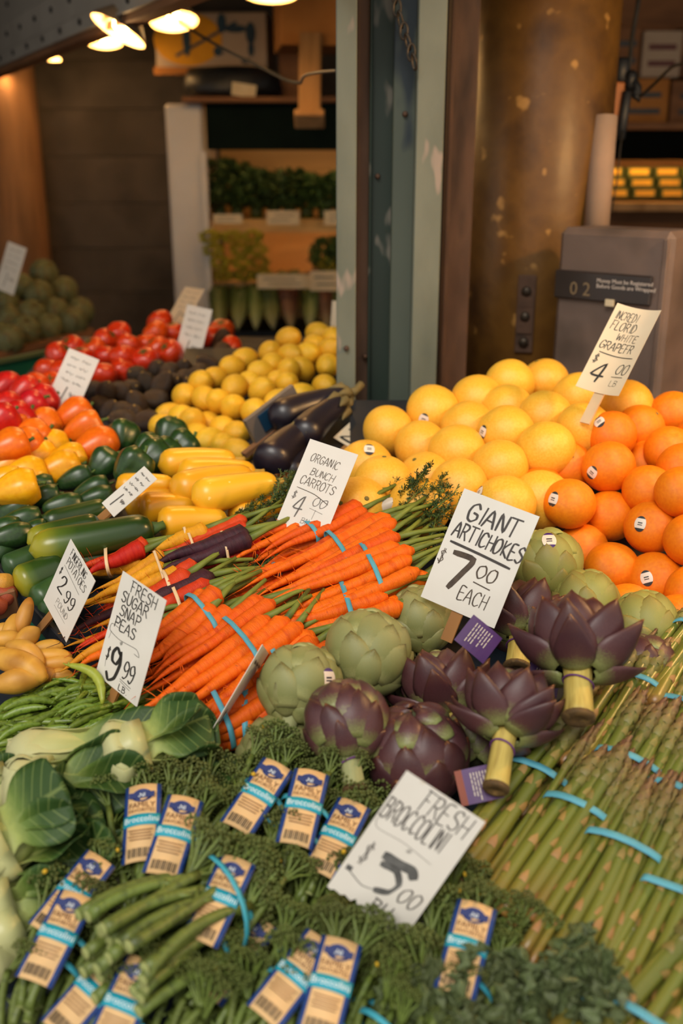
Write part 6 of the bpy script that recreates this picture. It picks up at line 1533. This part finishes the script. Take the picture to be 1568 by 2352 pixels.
# ================================================================ PRODUCE FARTHER BACK
M_hb = mat('dark_parsley_leaf', ['#2a3e16','#425c20','#203212'], scale=30, rough=.7, var=.2)
M_hb2 = mat('yellow_green_leaf', ['#a8a02a','#c0b43a','#6f7420'], scale=25, rough=.6, var=.15)
M_hb3 = mat('pale_lettuce_base', [(0,'#b3ad7c'),(.35,'#8f9250'),(.7,'#56642a'),(1,'#3d4a20')], by='t', mixn=.2, scale=20, rough=.5, var=.15)
M_hb4 = mat('red_leaf_lettuce', [(0,'#a59a68'),(.4,'#7d5a3c'),(1,'#5a2422')], by='t', mixn=.2, scale=20, rough=.5)
def herb_mesh(seed, m, n=420):
    rg = random.Random(seed); b = MB()
    for q in range(14):
        a = rg.uniform(0,6.28); e = Vector((math.cos(a)*.3,math.sin(a)*.3,.6)); b.tube([(math.cos(a)*.05,math.sin(a)*.05,0), e],[.02,.012],4,cap=False)
    for q in range(n):
        a = rg.uniform(0,6.28); h = rg.uniform(.25,1.0); r = (.2+.35*math.sin(math.pi*(h-.1)))*rg.uniform(.55,1.05); c = Vector((math.cos(a)*r,math.sin(a)*r,h)); x = Vector((rg.uniform(-1,1),rg.uniform(-1,1),rg.uniform(-.3,1))).normalized()*.10; y = x.cross(Vector((rg.uniform(-1,1),rg.uniform(-1,1),1))).normalized()*.06
        b.add([c-x, c-y+x*.2, c+x, c+y+x*.2, c+x.cross(y).normalized()*.02], [(0,1,4),(1,2,4),(2,3,4),(3,0,4)])
    return b.mesh('herb_foliage', m)
HB = [herb_mesh(i, M_hb) for i in range(3)]
for k,(px,h,w_) in enumerate(((505,.245,.24),(545,.23,.22),(590,.20,.21),(630,.19,.2),(665,.205,.22),(705,.185,.2),(745,.175,.19),(785,.195,.2))):
    c = P(px,505,CD+.14); e = tag(empty('parsley_bunch', loc=(c.x, c.y, CZ(512)+.014)), 'dark green parsley bunch on the top case shelf, %s from the white panel' % ORD[k], 'herbs', 'parsley bunches on the top shelf')
    ob('foliage', HB[k%3], e, rotM((0,0,0),(0,0,k*1.3),(w_*.9,w_*.9,h)))
    b = MB(); b.lathe([(.005,0),(.03,0),(.026,.05),(.005,.052)],8); ob('stems', b.mesh('herb_stems', mat('herb_stem_green',['#3f4d1c'])), e)
HY = [herb_mesh(i+5, M_hb2, 260) for i in range(2)]
for r in range(4):
    for k in range(3):
        px = 498+k*46+r*3; c = P(px,660,CD+.10)
        e = tag(empty('leaf_bundle', loc=(c.x, c.y+.02*r, CZ(662)+.014+(3-r)*.055)), 'yellow-green leafy bundle, %s from left in the %s layer down on the case shelf' % (ORD[k], ORD[r]), 'greens', 'stacked yellow-green bundles')
        ob('foliage', HY[(k+r)%2], e, rotM((0,0,.035),(R_(90),0,rnd.uniform(-.3,.3)),(.085,.055,.12)))
for k,(px,py_) in enumerate(((755,650),(790,640))):
    c = P(px,655,CD+.12); e = tag(empty('leaf_bundle', loc=(c.x,c.y,CZ(662)+.014)), ('dark green leafy heap beside the green post on the middle case shelf','second dark leafy heap behind the post on the middle case shelf')[k], 'greens'); ob('foliage', HB[k], e, rotM((0,0,0),(0,0,k),(.16,.16,.19))); ob('yellow_leaves', HY[k], e, rotM((0,-.05,.02),(0,0,k),(.09,.08,.09)))
def lett(seed, m):
    rg = random.Random(seed); b = MB()
    for i in range(11):
        a = i*2.4; tl = .10+.28*i/11
        def fn(u,v,a=a,tl=tl,i=i):
            s = (v-.5)*2; w_ = .16+.22*u; r = .16*math.sin(min(1,u*2)*1.57)*(1-i/16)+.14*u*(1-tl)
            x = r*math.cos(a+s*w_*2.2); y = r*math.sin(a+s*w_*2.2); return (x,y,u*(.75+.25*(1-i/11))+.03*math.sin(9*s+i)*u)
        b.slab(fn, lambda u,v:(math.cos(a),math.sin(a),0), 6, 6, lambda u,v:.014)
    return b.mesh('lettuce_leaves', m)
LT = [lett(1,M_hb3), lett(2,M_hb3), lett(3,M_hb4)]
for k in range(8):
    c = P(505+k*41,765,CD+.02); e = tag(empty('lettuce_head', M=rotM((c.x,c.y,CZ(770)+.02),(R_(-35),0,rnd.uniform(-.3,.3)))), 'pale-based lettuce head, %s in the front row of the bottom case shelf' % ORD[k], 'lettuce', 'lettuce heads on the bottom shelf')
    ob('leaves', LT[k%2 if k not in (4,6) else 2], e, rotM((0,0,0),(0,0,k),(.17,.17,.20)))
    c = P(520+k*41,720,CD+.22); e = tag(empty('lettuce_head', M=rotM((c.x,c.y,CZ(770)+.06),(R_(-25),0,0))), 'lettuce head, %s in the back row of the bottom case shelf' % ORD[k], 'lettuce', 'lettuce heads on the bottom shelf'); ob('leaves', LT[2 if k > 4 else 1], e, rotM((0,0,0),(0,0,k),(.16,.16,.19)))
# distant artichokes on a wooden tray
M_fa = mat('distant_artichoke_bract', [(0,'#7c7a4e'),(.6,'#5d6440'),(1,'#6e5a30')], by='t', mixn=.3, scale=20, rough=.6, var=.12)
bk = MB(); bk.lathe([(.01,-.86),(.5,-.75),(.82,-.3),(.84,.2),(.6,.62),(.01,.8)],14)
for i,(me,n) in enumerate(art_rings('closed', M_fa)):
    for k in range(n):
        Rz = Matrix.Rotation(2*math.pi*(k+.5*(i%2)+.13*i)/n,3,'Z'); bk.add([Rz @ v.co for v in me.vertices], [tuple(p.vertices) for p in me.polygons], 0, [a_.value for a_ in me.attributes['t'].data])
fa_me = bk.mesh('distant_artichoke', M_fa)
PL_fa = (3.65,1.10,3.98,1.262)
FA = [[(103,625)],[(50,656),(93,673),(144,664)],[(13,693),(73,719),(124,714),(182,712)],[(15,731),(60,757),(113,749),(167,737)],[(-8,768),(22,775)]]
simple_pile(FA, lambda x,y:(x,y), lambda x,y: PL(x,y,PL_fa), .052, [fa_me], 'distant_artichoke', 'grey-green artichoke, %s from left in the %s row down, far left tray', 'artichoke', 'distant artichokes at the left edge', lambda c,x: (R_(-40)+rnd.uniform(-.4,.4), rnd.uniform(-.4,.4), rnd.uniform(0,6)))
tr = tag(empty('wooden_tray', M=frame(P(210,750,3.75)-P(-60,815,3.45),(0,0,1),P(-60,822,3.45))), 'wooden tray edge under the distant artichokes', 'tray')
Lt = (P(210,750,3.75)-P(-60,815,3.45)).length
boxobj('front_board', (Lt/2,.0,-.075), (Lt,.02,.12), mat('weathered_brown_board',['#5a4a3e','#6a584a'],scale=8,rough=.8), tr); boxobj('rim', (Lt/2,-.004,-.008),(Lt,.032,.022), M_rawb, tr); boxobj('tray_floor', (Lt/2,.40,.0),(Lt,.8,.02), M_blk, tr, M=Euler((R_(20),0,0)).to_matrix()); boxobj('tray_stand', (Lt/2,.35,-.55),(Lt*.96,.6,.9), M_blk, tr)
gt = tag(empty('green_trough', M=frame(P(230,782,3.15)-P(-60,842,2.85),(0,0,1),P(-60,842,2.85))), 'dark green trough wall with a yellow-green rim behind the tomatoes', 'trough')
Lg = (P(230,782,3.15)-P(-60,842,2.85)).length
boxobj('trough_wall', (Lg/2,.01,-.09),(Lg,.015,.17), M_gtray, gt); boxobj('rim', (Lg/2,.006,-.002),(Lg,.022,.012), mat('yellow_green_rim',['#55603a'],rough=.5), gt)
